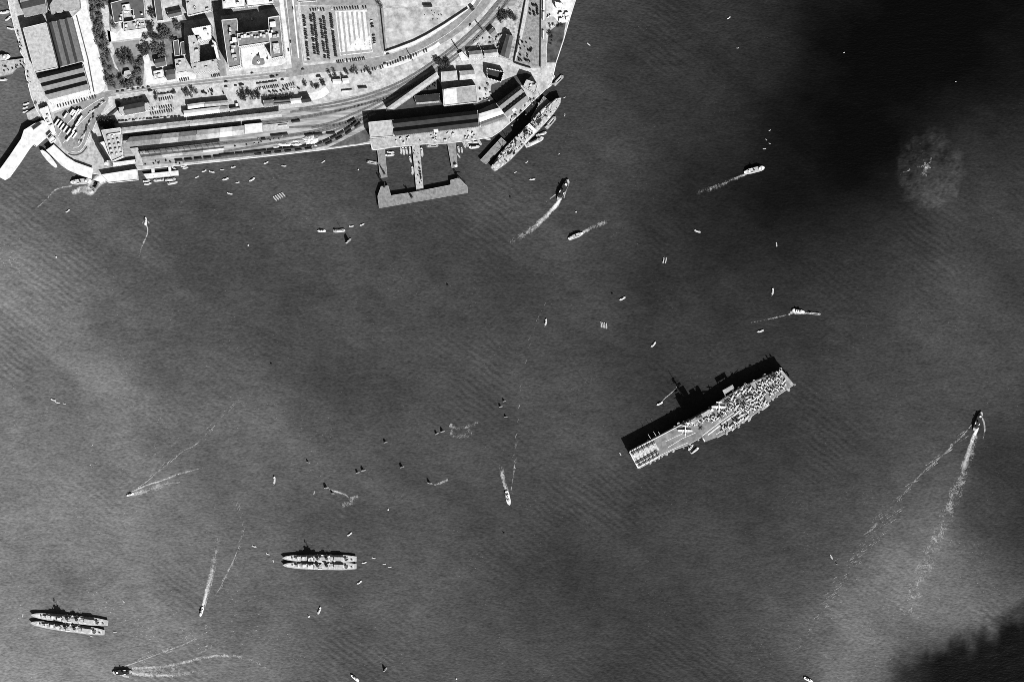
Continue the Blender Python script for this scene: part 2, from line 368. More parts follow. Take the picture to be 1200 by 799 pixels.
# ------------------------------------------------------------------ foam on the water
fm = bpy.data.materials.new('foam'); fm.use_nodes = True
def _foam():
    n = fm.node_tree.nodes; l = fm.node_tree.links; b = n['Principled BSDF']; b.inputs['Base Color'].default_value = (.8, .8, .8, 1); b.inputs['Roughness'].default_value = .9
    A = n.new('ShaderNodeAttribute'); A.attribute_name = 'fade'; g = n.new('ShaderNodeNewGeometry')
    def nz(sc, det):
        t = n.new('ShaderNodeTexNoise'); t.inputs['Scale'].default_value = sc; t.inputs['Detail'].default_value = det; t.inputs['Roughness'].default_value = .75; t.inputs['Distortion'].default_value = .5
        l.new(g.outputs['Position'], t.inputs['Vector']); return t.outputs['Fac']
    def mth(op, a, b_, c=None):
        q = n.new('ShaderNodeMath'); q.operation = op
        for i, v in enumerate((a, b_, c)):
            if v is None: continue
            if isinstance(v, (int, float)): q.inputs[i].default_value = v
            else: l.new(v, q.inputs[i])
        return q.outputs[0]
    k = mth('ADD', mth('MULTIPLY', mth('SUBTRACT', nz(.07, 4), .5), 1.7), mth('MULTIPLY', mth('SUBTRACT', nz(.42, 3), .5), 1.7))
    v = mth('ADD', mth('MULTIPLY', A.outputs['Fac'], 1.05), k)
    r = n.new('ShaderNodeMapRange'); r.inputs['From Min'].default_value = .24; r.inputs['From Max'].default_value = 1.3; l.new(v, r.inputs['Value'])
    gate = mth('MINIMUM', mth('MULTIPLY', A.outputs['Fac'], 6.0), 1.0)
    l.new(mth('MULTIPLY', r.outputs[0], gate), b.inputs['Alpha'])
_foam()
def foam_ribbon(pts, w0, w1, f0, f1, mb=None, fades=None, prof=1.0):
    c = spline(pts, 8); n = len(c); vs_ = []; fs = []; fa = []; m = 6; k = len(mb.v)
    for i, p in enumerate(c):
        d = (c[min(i + 1, n - 1)] - c[max(i - 1, 0)]).normalized(); nn = Vector((-d.y, d.x, 0)); t = i / (n - 1)
        w = w0 + (w1 - w0) * t
        for j in range(m + 1):
            q = j / m * 2 - 1; r = p + nn * (w * q / 2); vs_.append(P(r.x, r.y, .25)); fa.append((f0 + (f1 - f0) * t) * (1 - abs(q) ** 1.6) ** prof if abs(q) < 1 else 0)
    for i in range(n - 1):
        for j in range(m):
            a = i * (m + 1) + j; fs.append((a, a + 1, a + m + 2, a + m + 1))
    mb.add(vs_, fs); fades += fa
wr = random.Random(21)
def wake(name, label, ribbons, cat='wake', crests=()):
    mb = MB(); fa = []
    for path, n, dx, dy, w, f, spread in crests:        # broken crests of the bow wave
        c = spline(path, 12)
        for i in range(n):
            j = wr.random(); p = c[int(j * (len(c) - 1))] + Vector((wr.gauss(0, spread), wr.gauss(0, spread), 0)); k = wr.uniform(.5, 1.2); a = wr.uniform(-.15, .15)
            foam_ribbon([(p.x - dx * k, p.y - dy * k), (p.x + dx * k * a, p.y), (p.x + dx * k, p.y + dy * k)], w, w, f * (1 - .5 * j), f * (1 - .5 * j), mb=mb, fades=fa)
    for r in ribbons: foam_ribbon(*r, mb=mb, fades=fa)
    o = mb.build(name, fm, attr=fa); tag(o, label, cat, kind='stuff'); return o
wake('wake', 'long straight white wake behind the dark roofed ferry at the right', [([(1146,501),(1141,512),(1137,524),(1132,540),(1126,560),(1118,580)], 4, 11, 1.75, .15), ([(1139,497),(1130,508),(1105,533),(1080,555),(1056,582),(1030,610),(1015,630)], 1.5, 4, .55, .2), ([(1154,497),(1154,505),(1152,514)], 2, 3, .8, .3),([(1150,488),(1153,494),(1154,501)], 3.5, 3, 1.0, .7), ([(1143,510),(1132,545),(1115,590),(1090,650),(1060,720)], 8, 34, .42, .16)], crests=[([(1130,508),(1105,533),(1080,555),(1056,582),(1030,610),(1010,640),(985,675),(960,720),(935,765)], 80, 5, -3.4, 1.3, .44, 2.5), ([(1056,592),(1030,622),(1005,655),(980,700),(955,745)], 50, 5, -3.2, 1.2, .36, 6)])
wake('wake', 'curving pale wake behind the dark ferry near the wharf', [([(657,232),(653,239),(647,246),(638,255),(628,264),(614,275),(596,284)], 4.5, 10, 1.35, .1), ([(651,228),(646,232),(640,237)], 1.4, 2, .75, .35), ([(664,216),(663,224),(661,232)], 2.6, 2, .85, .6)])
wake('wake', 'double white wake of the ferry steaming left along the bottom', [([(155,783),(170,782),(190,781),(215,776),(245,769),(272,768),(292,772),(308,780),(322,792)], 5, 5, .85, .12), ([(155,788),(172,790),(190,791),(215,789),(240,786)], 7, 7, 1.0, .15), ([(146,780),(156,777),(172,771),(190,764),(212,756),(230,748)], 1.5, 2.5, .7, .36), ([(136,786),(144,791),(151,793)], 3.5, 3.5, 1.0, .8), ([(156,786),(185,785),(215,781)], 9, 15, .55, .2)], crests=[([(156,777),(190,764),(230,742),(262,726),(300,722)], 34, 4, -1.8, 1.1, .4, 2.5), ([(225,770),(255,750),(300,742),(345,748)], 44, 5, -1.6, 1.1, .34, 4)])
wake('wake', 'forked white wake of the launch heading left at mid left', [([(153,577),(163,572),(176,567),(192,562),(207,556),(222,552),(238,548)], 2.5, 3.5, .85, .28), ([(153,580),(165,578),(177,573),(188,569),(198,566),(211,565)], 3, 3, .95, .3), ([(160,572),(172,564),(184,553),(200,541),(215,528),(226,523),(238,513)], 1.2, 2.2, .52, .28), ([(154,579),(175,574),(200,565)], 6, 12, .5, .2)], crests=[([(172,564),(200,541),(238,513),(258,490),(275,470)], 30, 3, -3, 1.1, .5, 1.4)])
wake('wake', 'straight faint wake trailing up behind the launch at lower left', [([(237,712),(240,702),(243,690),(248,672),(252,650),(254,630)], 4, 10, 1.2, .12), ([(240,711),(246,690),(254,660)], 1.5, 2, .62, .4), ([(252,698),(258,688),(266,672),(274,655),(281,638)], 1.2, 1.6, .6, .4)], crests=[([(250,702),(266,672),(282,636),(284,600),(276,590)], 26, 1.6, -3.4, 1.1, .55, 1.0)])
wake('wake', 'short churned wake above the white launch near the centre', [([(595,578),(592,570),(590,562),(588,553),(585,544)], 5, 8, .95, .15), ([(599,574),(601,560),(603,545)], 1.5, 2.2, .5, .3)], crests=[([(600,568),(603,545),(605,510),(609,460),(616,425),(624,390),(640,350)], 34, 1.4, -3.2, 1.1, .42, .8)])
wake('wake', 'short pale wake behind the white ferry near the wharf', [([(679,275),(686,271),(694,267),(702,263),(712,259)], 4, 8, .75, .28)])
wake('wake', 'thin pale wake trailing behind the white vessel at upper right', [([(878,202),(868,207),(857,211),(845,217),(830,222),(812,228)], 2.8, 9, .7, .04)])
wake('wake', 'thin curved wake of the small launch off the railway pier', [([(171,262),(173,269),(172,276),(169,283),(166,290),(163,300)], 1.6, 3, .8, .36), ([(168,259),(167,262)], 1.2, 1.2, .8, .6), ([(173,259),(175,262)], 1.2, 1.2, .8, .6)])
wake('wake', 'dotted trail of foam behind the launch beside the aircraft carrier', [([(775,471),(780,466),(786,461),(792,455),(794,451)], 1.5, 1.5, .72, .6)])
wake('wake', 'pale patch of foam stirred up between tug and lighter', [([(926,366),(936,367),(946,367),(956,366)], 4.5, 2, .55, .9), ([(880,378),(900,374),(926,368)], 1.5, 3, .4, .5)])
wake('foam_slick', 'ragged foam slick drifting behind the two sailing junks', [([(386,573),(394,576),(403,579),(411,583),(420,581)], 2.5, 5, .6, .42), ([(412,583),(411,589),(401,592)], 9, 7, .45, .36)], 'foam')
wake('foam_slick', 'torn pale slick right of a pair of junks near the centre', [([(527,498),(537,502),(548,500),(560,495)], 7, 5, .36, .34), ([(528,506),(540,511),(553,508)], 12, 8, .32, .26), ([(545,500),(550,506),(547,512)], 6, 6, .3, .2)], 'foam')
wake('foam_slick', 'wispy slick below left of the white centre launch', [([(509,568),(516,566),(525,562)], 2, 5, .55, .35)], 'foam')
wake('foam_slick', 'churned white foam at the ferry pier corner', [([(84,226),(95,222),(104,221),(111,218),(113,212)], 8, 12, .75, 1.3), ([(94,221),(105,226),(111,223)], 9, 7, .8, 1.2), ([(106,221),(111,216),(116,212),(122,208),(126,205)], 16, 14, 1.5, 1.6), ([(44,243),(54,234),(66,222),(84,218)], 2, 3, .38, .5)], 'foam')
wake('foam_slick', 'ragged film flaw drawn as foam inside the round pale patch', [([(1075,196.5),(1080,195),(1085,194)], 2, 4, .3, .5), ([(1083,191),(1085.5,196),(1084,201),(1082,205)], 5, 7, .5, .36), ([(1082,187.5),(1084.5,191),(1088,193)], 3, 5, .32, .48), ([(1092,185),(1090,190),(1087,195)], 4, 6, .3, .42), ([(1055,204.5),(1059,202),(1063,201),(1067,198)], 2, 3, .36, .36), ([(1086,195),(1091,197)], 3, 2, .4, .4), ([(1078,203),(1086,206)], 6, 5, .25, .3)], 'foam')  # no foam here: a film flaw copied with the foam material
# ------------------------------------------------------------------ land, quays, roads, railway
COAST = [(9,-140),(9,-5),(12,10),(18,35),(23,50),(25,62),(29,68),(31,88),(34,100),(37,112),(40,120),(43,128),(47,135),(53,150),(57,163),(64,168),(70,180),(82,191),(96,199),(108,203),(120,205),(134,203),
         (162,199),(210,194),(260,189),(320,182.5),(380,175.5),(420,170),(435,168),(437,175.5),(442,175.5),(460,172.5),(483,170.5),(495,169),(524,168),(556,164),(576,160.5),(586,154),(600,142),(612,131),(625,118),(634,110),(641,103),
         (646,97),(651,75),(660,48),(668,20),(675,-2),(700,-140)]
mb = MB(); mb.prism(PL(COAST), -3, ZG); struct('ground', mb, M['land'])
mb = MB()
cc = PL(COAST[1:-1])
for a, b in zip(cc[:-1], cc[1:]):
    d = (b - a).normalized(); nn = Vector((d.y, -d.x, 0)) * -1
    mb.prism([a + nn * .3, b + nn * .3, b - nn * 1.0, a - nn * 1.0], ZG - .5, ZG + .22)
struct('quay_edge', mb, M['white_road'])
def sheet(name, pts, z, m): 
    b = MB(); b.sheet(PL(pts), ZG + z); return struct(name, b, M[m] if isinstance(m, str) else m)
def path(name, pts, w, z, m, w1=None):
    b = MB(); strip(b, pts, w, ZG + z, w1); return struct(name, b, M[m])
# big surfaces
sheet('railway_yard', [(120,152),(142,151),(330,129),(365,124),(400,116),(430,109),(470,97),(520,64),(560,29),(590,-6),(612,-6),(596,16),(560,48),(520,78),(490,96),(450,124),(433,146),(434,165),(380,172),(300,181),(212,191),(160,196),(140,190)], .04, 'ballast')
sheet('avenue', [(93,-6),(100,-6),(103,12),(108,30),(112,45),(118,65),(123,84),(125,98),(122,106),(114,112),(105,111),(97,73),(85,21),(95,12)], .04, 'white_road')
sheet('forecourt', [(57,116),(103,105),(118,101),(122,106),(107,115),(80,125),(62,132),(56,128)], .05, 'white_road')
sheet('quay_apron', [(10,-6),(17,-6),(19,12),(24,32),(29,50),(33,60),(38,78),(43,92),(50,108),(60,121),(56,132),(48,133),(38,112),(32,90),(30,70),(24,52),(18,36),(12,10)], .04, 'pave')
sheet('bus_station_yard', [(64,134),(82,126),(106,116),(121,108),(128,116),(124,126),(113,142),(106,160),(100,173),(92,181),(82,180),(75,174),(68,160)], .05, 'road')
sheet('bus_station_island', [(82,152),(92,142),(104,150),(103,160),(98,172),(91,177),(83,176),(79,171)], .09, 'lot')
sheet('clock_tower_plaza', [(84,182),(96,182),(104,174),(108,163),(116,177),(128,196),(120,204),(108,203),(98,196)], .05, 'pierl')
sheet('carpark', [(350,8),(441,6),(449,66),(356,75)], .05, 'carpark')
sheet('carpark_bay', [(393,14),(430,12),(437,62),(399,66)], .08, 'white_road')
for i in range(7):
    x = 394.6 + i * 5.6; e = (46, 50, 38, 33, 30, 34, 28)[i]
    sheet('carpark_aisle', [(x,14.6),(x+2.5,14.4),(x+2.5+e*.10,14+e),(x+1.2+e*.10,16+e),(x+.4+e*.09,12+e)], .11, 'carpark')
    for j in range(5):
        y = 14 + e + 3 + rnd.uniform(0, 48 - e); xx = x + 1 + (y - 14) * .10; r1 = rnd.uniform(.5, 1.4)
        sheet('carpark_aisle', [(xx,y),(xx+r1,y+rnd.uniform(-.6,.6)),(xx+r1,y+r1*1.6),(xx-.3,y+r1*1.2)], .115 + .002 * j, 'carpark')
sheet('carpark_aisle', [(399,62),(436,58.4),(436.4,61),(399.4,65)], .13, 'carpark')
sheet('playing_field', [(446.5,10),(520,9),(547,7.5),(540,12),(520,28),(500,40),(485,47.5),(468,54),(451.5,60)], .05, 'field')
sheet('playing_field', [(446,-30),(560,-30),(556,-6),(446,-2)], .05, 'field')
sheet('storage_yard', [(617,-6),(636,-6),(634,80),(622,80),(603,73)], .05, 'lot')
sheet('cinder_ground', [(643,38),(654,29),(663,27),(660,46),(651,74),(641,74),(641,55)], .05, 'earth')
sheet('works_yard', [(648,-6),(676,-6),(668,20),(665,27),(655,27),(647,18)], .06, 'white_road')
sheet('grass_triangle', [(432,150),(434,166),(420,169),(384,173.5),(398,167),(412,160)], .07, 'grass')
sheet('lawn', [(132,51),(146,49.5),(163,47),(166,64),(158,67),(148,58),(135,60)], .06, 'lawn')
sheet('garden', [(102,-6),(130,-6),(131,40),(126,55),(132,70),(136,58),(150,57),(165,66),(185,40),(186,28),(204,25),(216,28),(216,70),(205,80),(182,72),(170,72),(168,100),(134,106),(127,106),(124,92),(112,45)], .055, mat('garden_ground', .16, .7, .12))
sheet('garden_terrace', [(128,50),(146,47),(165,45),(168,38),(174,36),(172,24),(168,28),(144,32),(137,40),(126,36)], .062, 'white_road')
sheet('garden_path', [(168,66),(174,64),(181,84),(205,84),(230,86),(230,97),(172,100)], .062, 'white_road')
sheet('garden_path', [(119,6),(129,7),(128,26),(131,50),(134,72),(140,84),(135,80),(129,60),(124,40),(120,24)], .062, 'pave')
sheet('timber_yard', [(545,72),(560,55),(572,46),(590,38),(596,18),(612,-6),(618,-6),(602,73),(596,73),(580,72)], .045, mat('cluttered_yard_ground', .38, .75, .22))
sheet('hotel_forecourt', [(270,80),(282,56),(309,53),(333,68),(337,72),(330,77),(268,84)], .05, 'white_road')
sheet('wharf_yard_shade', [(452,128),(511,92),(516,97),(518,104),(519,125),(560,121),(576,112),(582,120),(560,130),(432,146),(430,132)], .05, 'asphalt_and_shade')  # near-black ground cut to the shaded part of the yard, painting its shadow
sheet('wharf_yard_shade', [(576,100),(606,88),(628,84),(612,100),(582,121),(574,112)], .05, 'asphalt_and_shade')  # shade behind the striped godown, painted as near-black ground
# roads
path('road', [(96,122),(120,112),(150,107.5),(200,100.5),(260,93.5),(320,87),(360,81),(420,74.5),(450,69.5),(480,60),(505,48),(530,31),(552,10),(566,-12)], 6.5, .08, 'road', 8)
path('road', [(300,93),(340,88),(380,82),(430,80),(470,70),(505,54),(535,36),(560,14),(578,-10)], 4, .085, 'road', 9)
path('road', [(338,-8),(341,20),(345,50),(349,80)], 13, .075, 'road')
path('road', [(255,-8),(255,40),(262,90)], 8, .075, 'road')
path('road', [(214,22),(255,16),(300,10),(340,3),(400,3),(440,3),(446,14),(449,50),(455,66)], 7, .07, 'road')
path('road', [(629,-8),(627,5)], .2, .07, 'road')
path('wharf_road', [(619,-8),(615,20),(608,52),(602,72)], 4, .075, 'pave')
path('wharf_road', [(637,-8),(636.5,30),(637,78)], 6, .075, 'lgrey')
path('wharf_road', [(532,62),(540,71),(560,72.5),(582,70),(602,76),(625,86),(643,93)], 6, .075, 'pave')
path('verge', [(447,79),(470,74),(505,57.5),(515,51)], 4.2, .10, 'white_road')
path('verge', [(340,118),(372,112),(384,105)], 9, .10, 'white_road')
path('pavement', [(450,62.5),(486,50),(521,30),(550,8),(560,-6)], 3.4, .15, 'white_road')
path('pavement', [(342.5,-6),(346,30),(350,68)], 1.6, .15, 'paint')
path('pavement', [(349,-6),(353,30),(358,72)], 3, .12, 'pave')
path('pavement', [(329,-6),(332,20),(336,50),(339,76)], 5, .15, 'white_road')
path('pavement', [(136,112),(200,104.5),(262,98),(330,92)], 2.2, .15, 'pave')
path('pavement', [(150,105),(200,97.4),(260,90.4),(335,83)], 2.0, .14, 'pave')
path('loop_road', [(447,84),(449,93),(444,98),(425,100)], 4, .09, 'pave')
path('road_line', [(447,74.5),(480,64),(505,52),(534,33),(557,11)], .35, .11, 'paint')
path('road_line', [(130,111),(200,101.2),(320,88)], .3, .11, 'paint')
for q in ([(68,160),(75,150),(90,135),(108,122),(122,114)], [(74,168),(82,158),(96,142),(112,128),(124,119)], [(100,170),(107,157),(113,143),(121,133),(132,124)], [(83,177.5),(91,178.5),(97,174),(102,164),(105,155)], [(86,173),(92,172),(97,165),(100,155)]):
    path('road_line', q, .55, .13, 'paint')
path('road_edge', [(80,180.5),(88,182),(96,179),(102,172)], 1.4, .14, 'asphalt_and_shade')
path('road_line', [(335,-6),(338,24),(342,66)], .4, .11, 'paint')
path('pavement', [(334,-8),(336,10)], .5, .12, 'paint')
# railway tracks: sleepers and pairs of rails
TR = [[(145,159),(220,152),(300,143.5),(360,136),(420,124),(460,112),(500,92),(540,63),(575,28),(598,-6)],
      [(150,160.5),(240,152),(320,143),(380,134),(430,121),(470,106),(505,85),(545,55),(580,20),(602,-6)],
      [(160,177),(240,169),(310,162),(370,153),(415,139),(450,122),(485,101)],
      [(170,178),(250,170),(330,161),(380,153),(420,140)],
      [(262,178),(320,168),(370,160),(405,148),(432,136)],
      [(210,188),(262,182.5),(300,178.5),(330,175.5),(356,172.5),(378,168),(396,159),(410,150),(428,138)],
      [(214,190),(262,185),(302,181),(330,178),(356,175),(380,170),(398,161.5),(414,152),(432,141)],
      [(350,128),(400,119),(440,108),(475,93),(515,67),(555,34),(590,-6)],
      [(340,131.5),(400,123),(445,110.5),(480,94),(520,67.5),(560,33),(593,-6)],
      [(365,150),(410,143),(440,133)], [(330,150),(380,146),(420,131),(455,114.5)]]
for t in TR:
    b = MB(); strip(b, t, 2.5, ZG + .12, k=8); o = struct('railway_track', b, M['track'])
for t in TR:
    b = MB()
    c = spline(t, 8)
    for off in (-.55, .55):
        q = []
        for i, p in enumerate(c):
            d = (c[min(i + 1, len(c) - 1)] - c[max(i - 1, 0)]).normalized(); r = p + Vector((-d.y, d.x, 0)) * off; q.append(P(r.x, r.y, ZG + .26))
        for a, e in zip(q[:-1], q[1:]): b.tube(a, e, .09, 4)
    struct('railway_rails', b, M['rail'])

# ------------------------------------------------------------------ buildings
def bld(name, label, cat, poly, h, wall='wall', roof='light', parapet=True, huts=0, z=None, hutm='clutter', seed=0):
    """flat roofed building; poly = roof outline in photograph pixels"""
    z = ZG if z is None else z
    pts = PL(poly, z + h); c = sum(pts, Vector()) / len(pts); c.z = z
    t = thing(name, label, cat, c, w=True)
    b = MB(); b.prism(pts, z, z + h); b.build('wall', M[wall], t)
    b = MB(); b.sheet(inset(pts, .5) if len(pts) == 4 else pts, z + h + .06); b.build('roof', M[roof], t)
    if parapet:
        b = MB()
        n = len(pts)
        for i in range(n):
            p, q = pts[i], pts[(i + 1) % n]; d = (q - p).normalized(); nn = Vector((-d.y, d.x, 0)) * .35
            b.prism([p + nn - d * .3, q + nn + d * .3, q - nn + d * .3, p - nn - d * .3], z + h - .3, z + h + .9)
        b.build('parapet', M['parapet'], t)
    r = random.Random(seed + len(label))
    xs = [p.x for p in pts]; ys = [p.y for p in pts]
    k = 0; tries = 0
    while k < huts and tries < 400:
        tries += 1
        x, y = r.uniform(min(xs), max(xs)), r.uniform(min(ys), max(ys))
        if not inpoly(x, y, inset(pts, 2.2) if len(pts) <= 5 else pts): continue
        d = (pts[1] - pts[0]); b = MB(); b.box((x, y, z + h + .1), (r.uniform(1.5, 5), r.uniform(1.5, 4), r.uniform(1, 3.4)), math.atan2(d.y, d.x))
        b.build(r.choice(['rooftop_hut', 'water_tank', 'stair_head']), M[hutm] if r.random() < .6 else M['parapet'], t); k += 1
    return t
def inpoly(x, y, pts):
    ins = False; n = len(pts); j = n - 1
    for i in range(n):
        a, b = pts[i], pts[j]
        if (a[1] > y) != (b[1] > y) and x < (b[0] - a[0]) * (y - a[1]) / (b[1] - a[1]) + a[0]: ins = not ins
        j = i
    return ins
def shed(name, label, cat, quad, h, rh, n=1, wall='dwall', roof='stripe', ends=True, lights=0, roofs=None, z=None):
    """gabled shed; quad a b c d in pixels, ridges run a-b. roofs: a material per gable"""
    z = ZG if z is None else z
    a, b, c, d = PL(quad, z + h); ctr = (a + b + c + d) / 4; ctr.z = z
    t = thing(name, label, cat, ctr, w=True)
    m = MB(); m.prism([a, b, c, d], z, z + h - .05); m.build('wall', M[wall], t)
    for k in range(n):
        t0, t1 = k / n, (k + 1) / n
        m = MB(); m.gable(a.lerp(d, t0), b.lerp(c, t0), b.lerp(c, t1), a.lerp(d, t1), z + h, rh)
        r = m.build('roof', M[(roofs or [roof] * n)[k]], t)
        if lights:
            s = MB()
            for i in range(lights):
                u = (i + .5) / lights; e0 = a.lerp(d, t0).lerp(b.lerp(c, t0), u); e1 = a.lerp(d, t1).lerp(b.lerp(c, t1), u); q = e0.lerp(e1, .27)
                dd = (b - a); s.box((q.x, q.y, z + h + rh * .54), (3.0, 1.6, .5), math.atan2(dd.y, dd.x))
            s.build('skylight', M['tar'], t)
    if ends:
        for p, q in ((a, d), (b, c)):
            m = MB(); dd = (q - p).normalized(); nn = Vector((-dd.y, dd.x, 0)) * .4
            m.prism([p + nn, q + nn, q - nn, p - nn], z + h - .2, z + h + .5); m.build('gutter', M['parapet'], t)
    return t
# godowns at the upper left
bld('godown', 'big pale flat roofed godown beside the western quay', 'warehouse', [(27,33.5),(54,27),(67.5,79.5),(41,85)], 17, 'dwall', 'light', huts=0)
shed('godown', 'godown with three dark ridges running down towards the harbour', 'warehouse', [(57.5,27.5),(70.5,79),(97,72),(84,21)], 12, 9, 3, roof='stripe')
shed('godown', 'dark striped godown whose ridges run across, below the pale flat roof', 'warehouse', [(43,88.5),(96.5,75.5),(104.5,104),(56.5,116.5)], 12, 5.5, 3, roofs=['stripe', 'stripe', 'stripe'])
b_ = bld('loading_shed', 'long bright awning along the front of the striped godown', 'awning', [(57,117.2),(104.7,104.8),(106,109.5),(60,122.5)], 6, 'wwall', 'white', parapet=False)
shed('godown', 'grey ridged godown at the very top left corner', 'warehouse', [(20,-14),(50,-21),(55,14),(29,20)], 13, 6, 2, roof='stripe')
bld('godown', 'pale low warehouse roof at the top edge beside the avenue', 'warehouse', [(58,6.5),(66,-6),(92,-10),(94,10),(60,17)], 9, 'dwall', 'lgrey', parapet=False)
bld('boundary_wall', 'thin wall dividing the bright avenue lengthways', 'wall', [(89.6,19.6),(90.3,19.4),(103.6,70),(110.6,108.5),(110.0,108.8),(103,70.3)], 2.2, 'dwall', 'dgrey', parapet=False)
# garden quarter
bld('clubhouse', 'dark flat roofed hall with courtyard at the head of the garden terrace', 'building', [(130,4),(168,-6),(170,21.5),(157,23),(156,11),(143,13.5),(144,25),(134,27)], 13, 'wall', 'dgrey', huts=4)
bld('annex', 'small white roofed block inside the dark hall courtyard', 'building', [(143.5,6.5),(152,5),(153,13),(144.5,14)], 15, 'wwall', 'white', huts=1)
bld('terrace_house', 'patterned terrace block below the dark hall', 'building', [(144.5,26.5),(168,23),(171,33.5),(145,37)], 5, 'wall', 'lgrey', huts=9)
bld('long_house', 'long narrow grey roofed block standing end-on to the garden', 'building', [(180,-4),(188,-4),(191.5,24),(184,25)], 8, 'wwall', 'dgrey')
shed('villa', 'small dark gabled villa right of the long narrow block', 'house', [(196,14.5),(212,11),(214,17.5),(197.5,21.5)], 6, 2.5, 1, 'wwall', 'dgrey')
bld('bungalow', 'narrow dark flat hut in the garden, left of the pair', 'hut', [(203,48.5),(209,47),(211,65),(205,66)], 5, 'wwall', 'dgrey')
bld('bungalow', 'narrow dark flat hut in the garden, right of the pair', 'hut', [(211.5,50),(216,49),(217.5,64),(213,65)], 5, 'wwall', 'dgrey')
shed('villa', 'dark gabled villa at the lower edge of the garden', 'house', [(181,70),(193.5,67.5),(195,77),(183,79.5)], 7, 2.5, 1, 'wwall', 'dgrey')
shed('villa', 'square dark gabled villa beside the main road', 'house', [(194.5,82.5),(205,81),(206,93),(195.5,94.5)], 7, 2.2, 1, 'wwall', 'dgrey')
bld('police_post', 'little pale round-ended pavilion among the garden trees', 'pavilion', [(146,84),(152,83),(154,88),(150,92.5),(145,90)], 4, 'wwall', 'light')
bld('house', 'white block with a dark roof well beside the main road', 'house', [(180,84),(191,82),(192.5,91),(181.5,93)], 6, 'wwall', 'white', huts=3)
bld('house', 'low pale tenement left of the white courtyard block', 'house', [(205,70),(216,68.5),(219,84),(207,86)], 8, 'wall', 'light', huts=3)
# white courtyard block
t = thing('hostel', 'tall white hostel built round a dark courtyard beside the hotel', 'building', P(238, 62, ZG), w=True)
for nm, pl in (('west_wing', [(220,42),(231.5,40.5),(234,72),(223.5,75)]), ('south_wing', [(223.5,75),(254,69),(256,82),(226.5,86)]), ('north_wing', [(224,33.5),(247,29.5),(248,46),(232,50)]), ('east_wing', [(248,46),(253,50),(257,68.5),(254,69)])):
    q = PL(pl, ZG + 22); b = MB(); b.prism(q, ZG, ZG + 22); w_ = b.build('wing', M['wall'], t)
    b = MB(); b.sheet(inset(q, .5), ZG + 22.06); b.build('roof', M['light'] if nm in ('west_wing', 'south_wing') else M['white'], w_)
for x, y in ((233,44),(235,47),(241,36),(250,54),(231,60),(229,80),(242,79),(250,73),(228,52),(244,41)):
    b = MB(); c = P(x, y, ZG + 22); b.box((c.x, c.y, ZG + 22), (rnd.uniform(2, 6), rnd.uniform(2, 4), rnd.uniform(1.5, 3.5)), .14); b.build('rooftop_hut', M['clutter'], t)
# tenements at the top
bld('tenement', 'tenement block with light wells at the top edge above the hostel', 'building', [(217,-8),(246,-14),(247,12.5),(220,19)], 14, 'wall', 'light', huts=14)
bld('tenement', 'long bright terrace across the street behind the grand hotel', 'building', [(260,-12),(286,-14),(287,8.5),(261.5,11)], 12, 'wall', 'white', huts=8)
bld('tenement', 'bright flat terrace at the top edge left of the broad street', 'building', [(288,-14),(320,-18),(321,5),(290,8)], 12, 'wall', 'white', huts=8)
bld('tenement', 'low bright shop row at the top edge beside the car park', 'building', [(349,-10),(370,-12),(371,1.5),(349.5,3)], 6, 'wall', 'light', huts=2)
bld('pavilion', 'small dark roofed shelter at the top of the playing field', 'shelter', [(496.5,6.2),(506.8,6.2),(506.8,8.6),(496.5,8.6)], 4, 'dwall', 'tar', parapet=False)
# grand hotel: two wings and a cross block
t = thing('grand_hotel', 'grand hotel with an H shaped grey roof around a white forecourt', 'hotel', P(297, 50, ZG), w=True)
HT = 27
WG = {'west_wing': [(260,24),(277.5,22.5),(282,77),(268,80)], 'cross_block': [(277.8,40),(314.6,35.5),(316.5,49.5),(279.6,55)], 'east_wing': [(314.5,21),(327.5,19),(332,66),(318,69)]}
for nm, pl in WG.items():
    hh = HT + (3 if nm == 'cross_block' else 0)
    q = PL(pl, ZG + hh); b = MB(); b.prism(q, ZG, ZG + hh); w_ = b.build('wing' if nm != 'cross_block' else 'main_block', M['wall'], t)
    b = MB(); b.sheet(inset(q, .8), ZG + hh + .06); b.build('roof', M['grey'], w_)
    b = MB()
    for i in range(4):
        p, r_ = q[i], q[(i + 1) % 4]; d = (r_ - p).normalized(); nn = Vector((-d.y, d.x, 0)) * .45
        b.prism([p + nn, r_ + nn, r_ - nn, p - nn], ZG + hh - .4, ZG + hh + 1.1)
    b.build('parapet', M['parapet'], w_)
q = PL([(281.5,56),(309,52.5),(313,66),(305,68),(303,61),(294,62),(293,74),(284,76)], ZG + 6); b = MB(); b.prism(q, ZG, ZG + 6); b.build('portico', M['white'], t)
for x, y, wx, wy in [(270,35,3,5),(270,40,3,4),(271.5,50,4,3),(275,47,6,6),(273,60,4,5),(275,66,6,4),(274,55,6,3),(276,70,4,3)] + [(281 + 3.6 * i, 45.2 - .5 * i + rnd.uniform(-2, 2), rnd.uniform(2.5, 5), rnd.uniform(2, 5)) for i in range(10)] + [(320,29,8,7),(317,42,5,6),(322,43,5,4),(326,42,3,4),(319,37,3,3),(324,57,9,14)]:
    c = P(x, y, ZG + HT); b = MB(); b.box((c.x, c.y, ZG + HT), (wx * 1.1, wy * 1.1, rnd.uniform(1.6, 4.8) + (3 if 279 < x < 314 else 0)), .13); b.build('rooftop_hut', M['clutter'] if rnd.random() < .7 else M['parapet'], t)
for x, y in ((266,21),(269,20.5),(273,20),(280,19.5),(294,19)):
    c = P(x, y + 2, ZG + 16); b = MB(); b.box((c.x, c.y, ZG), (2.2, 4, 5)); b.build('chimney', M['parapet'], t)
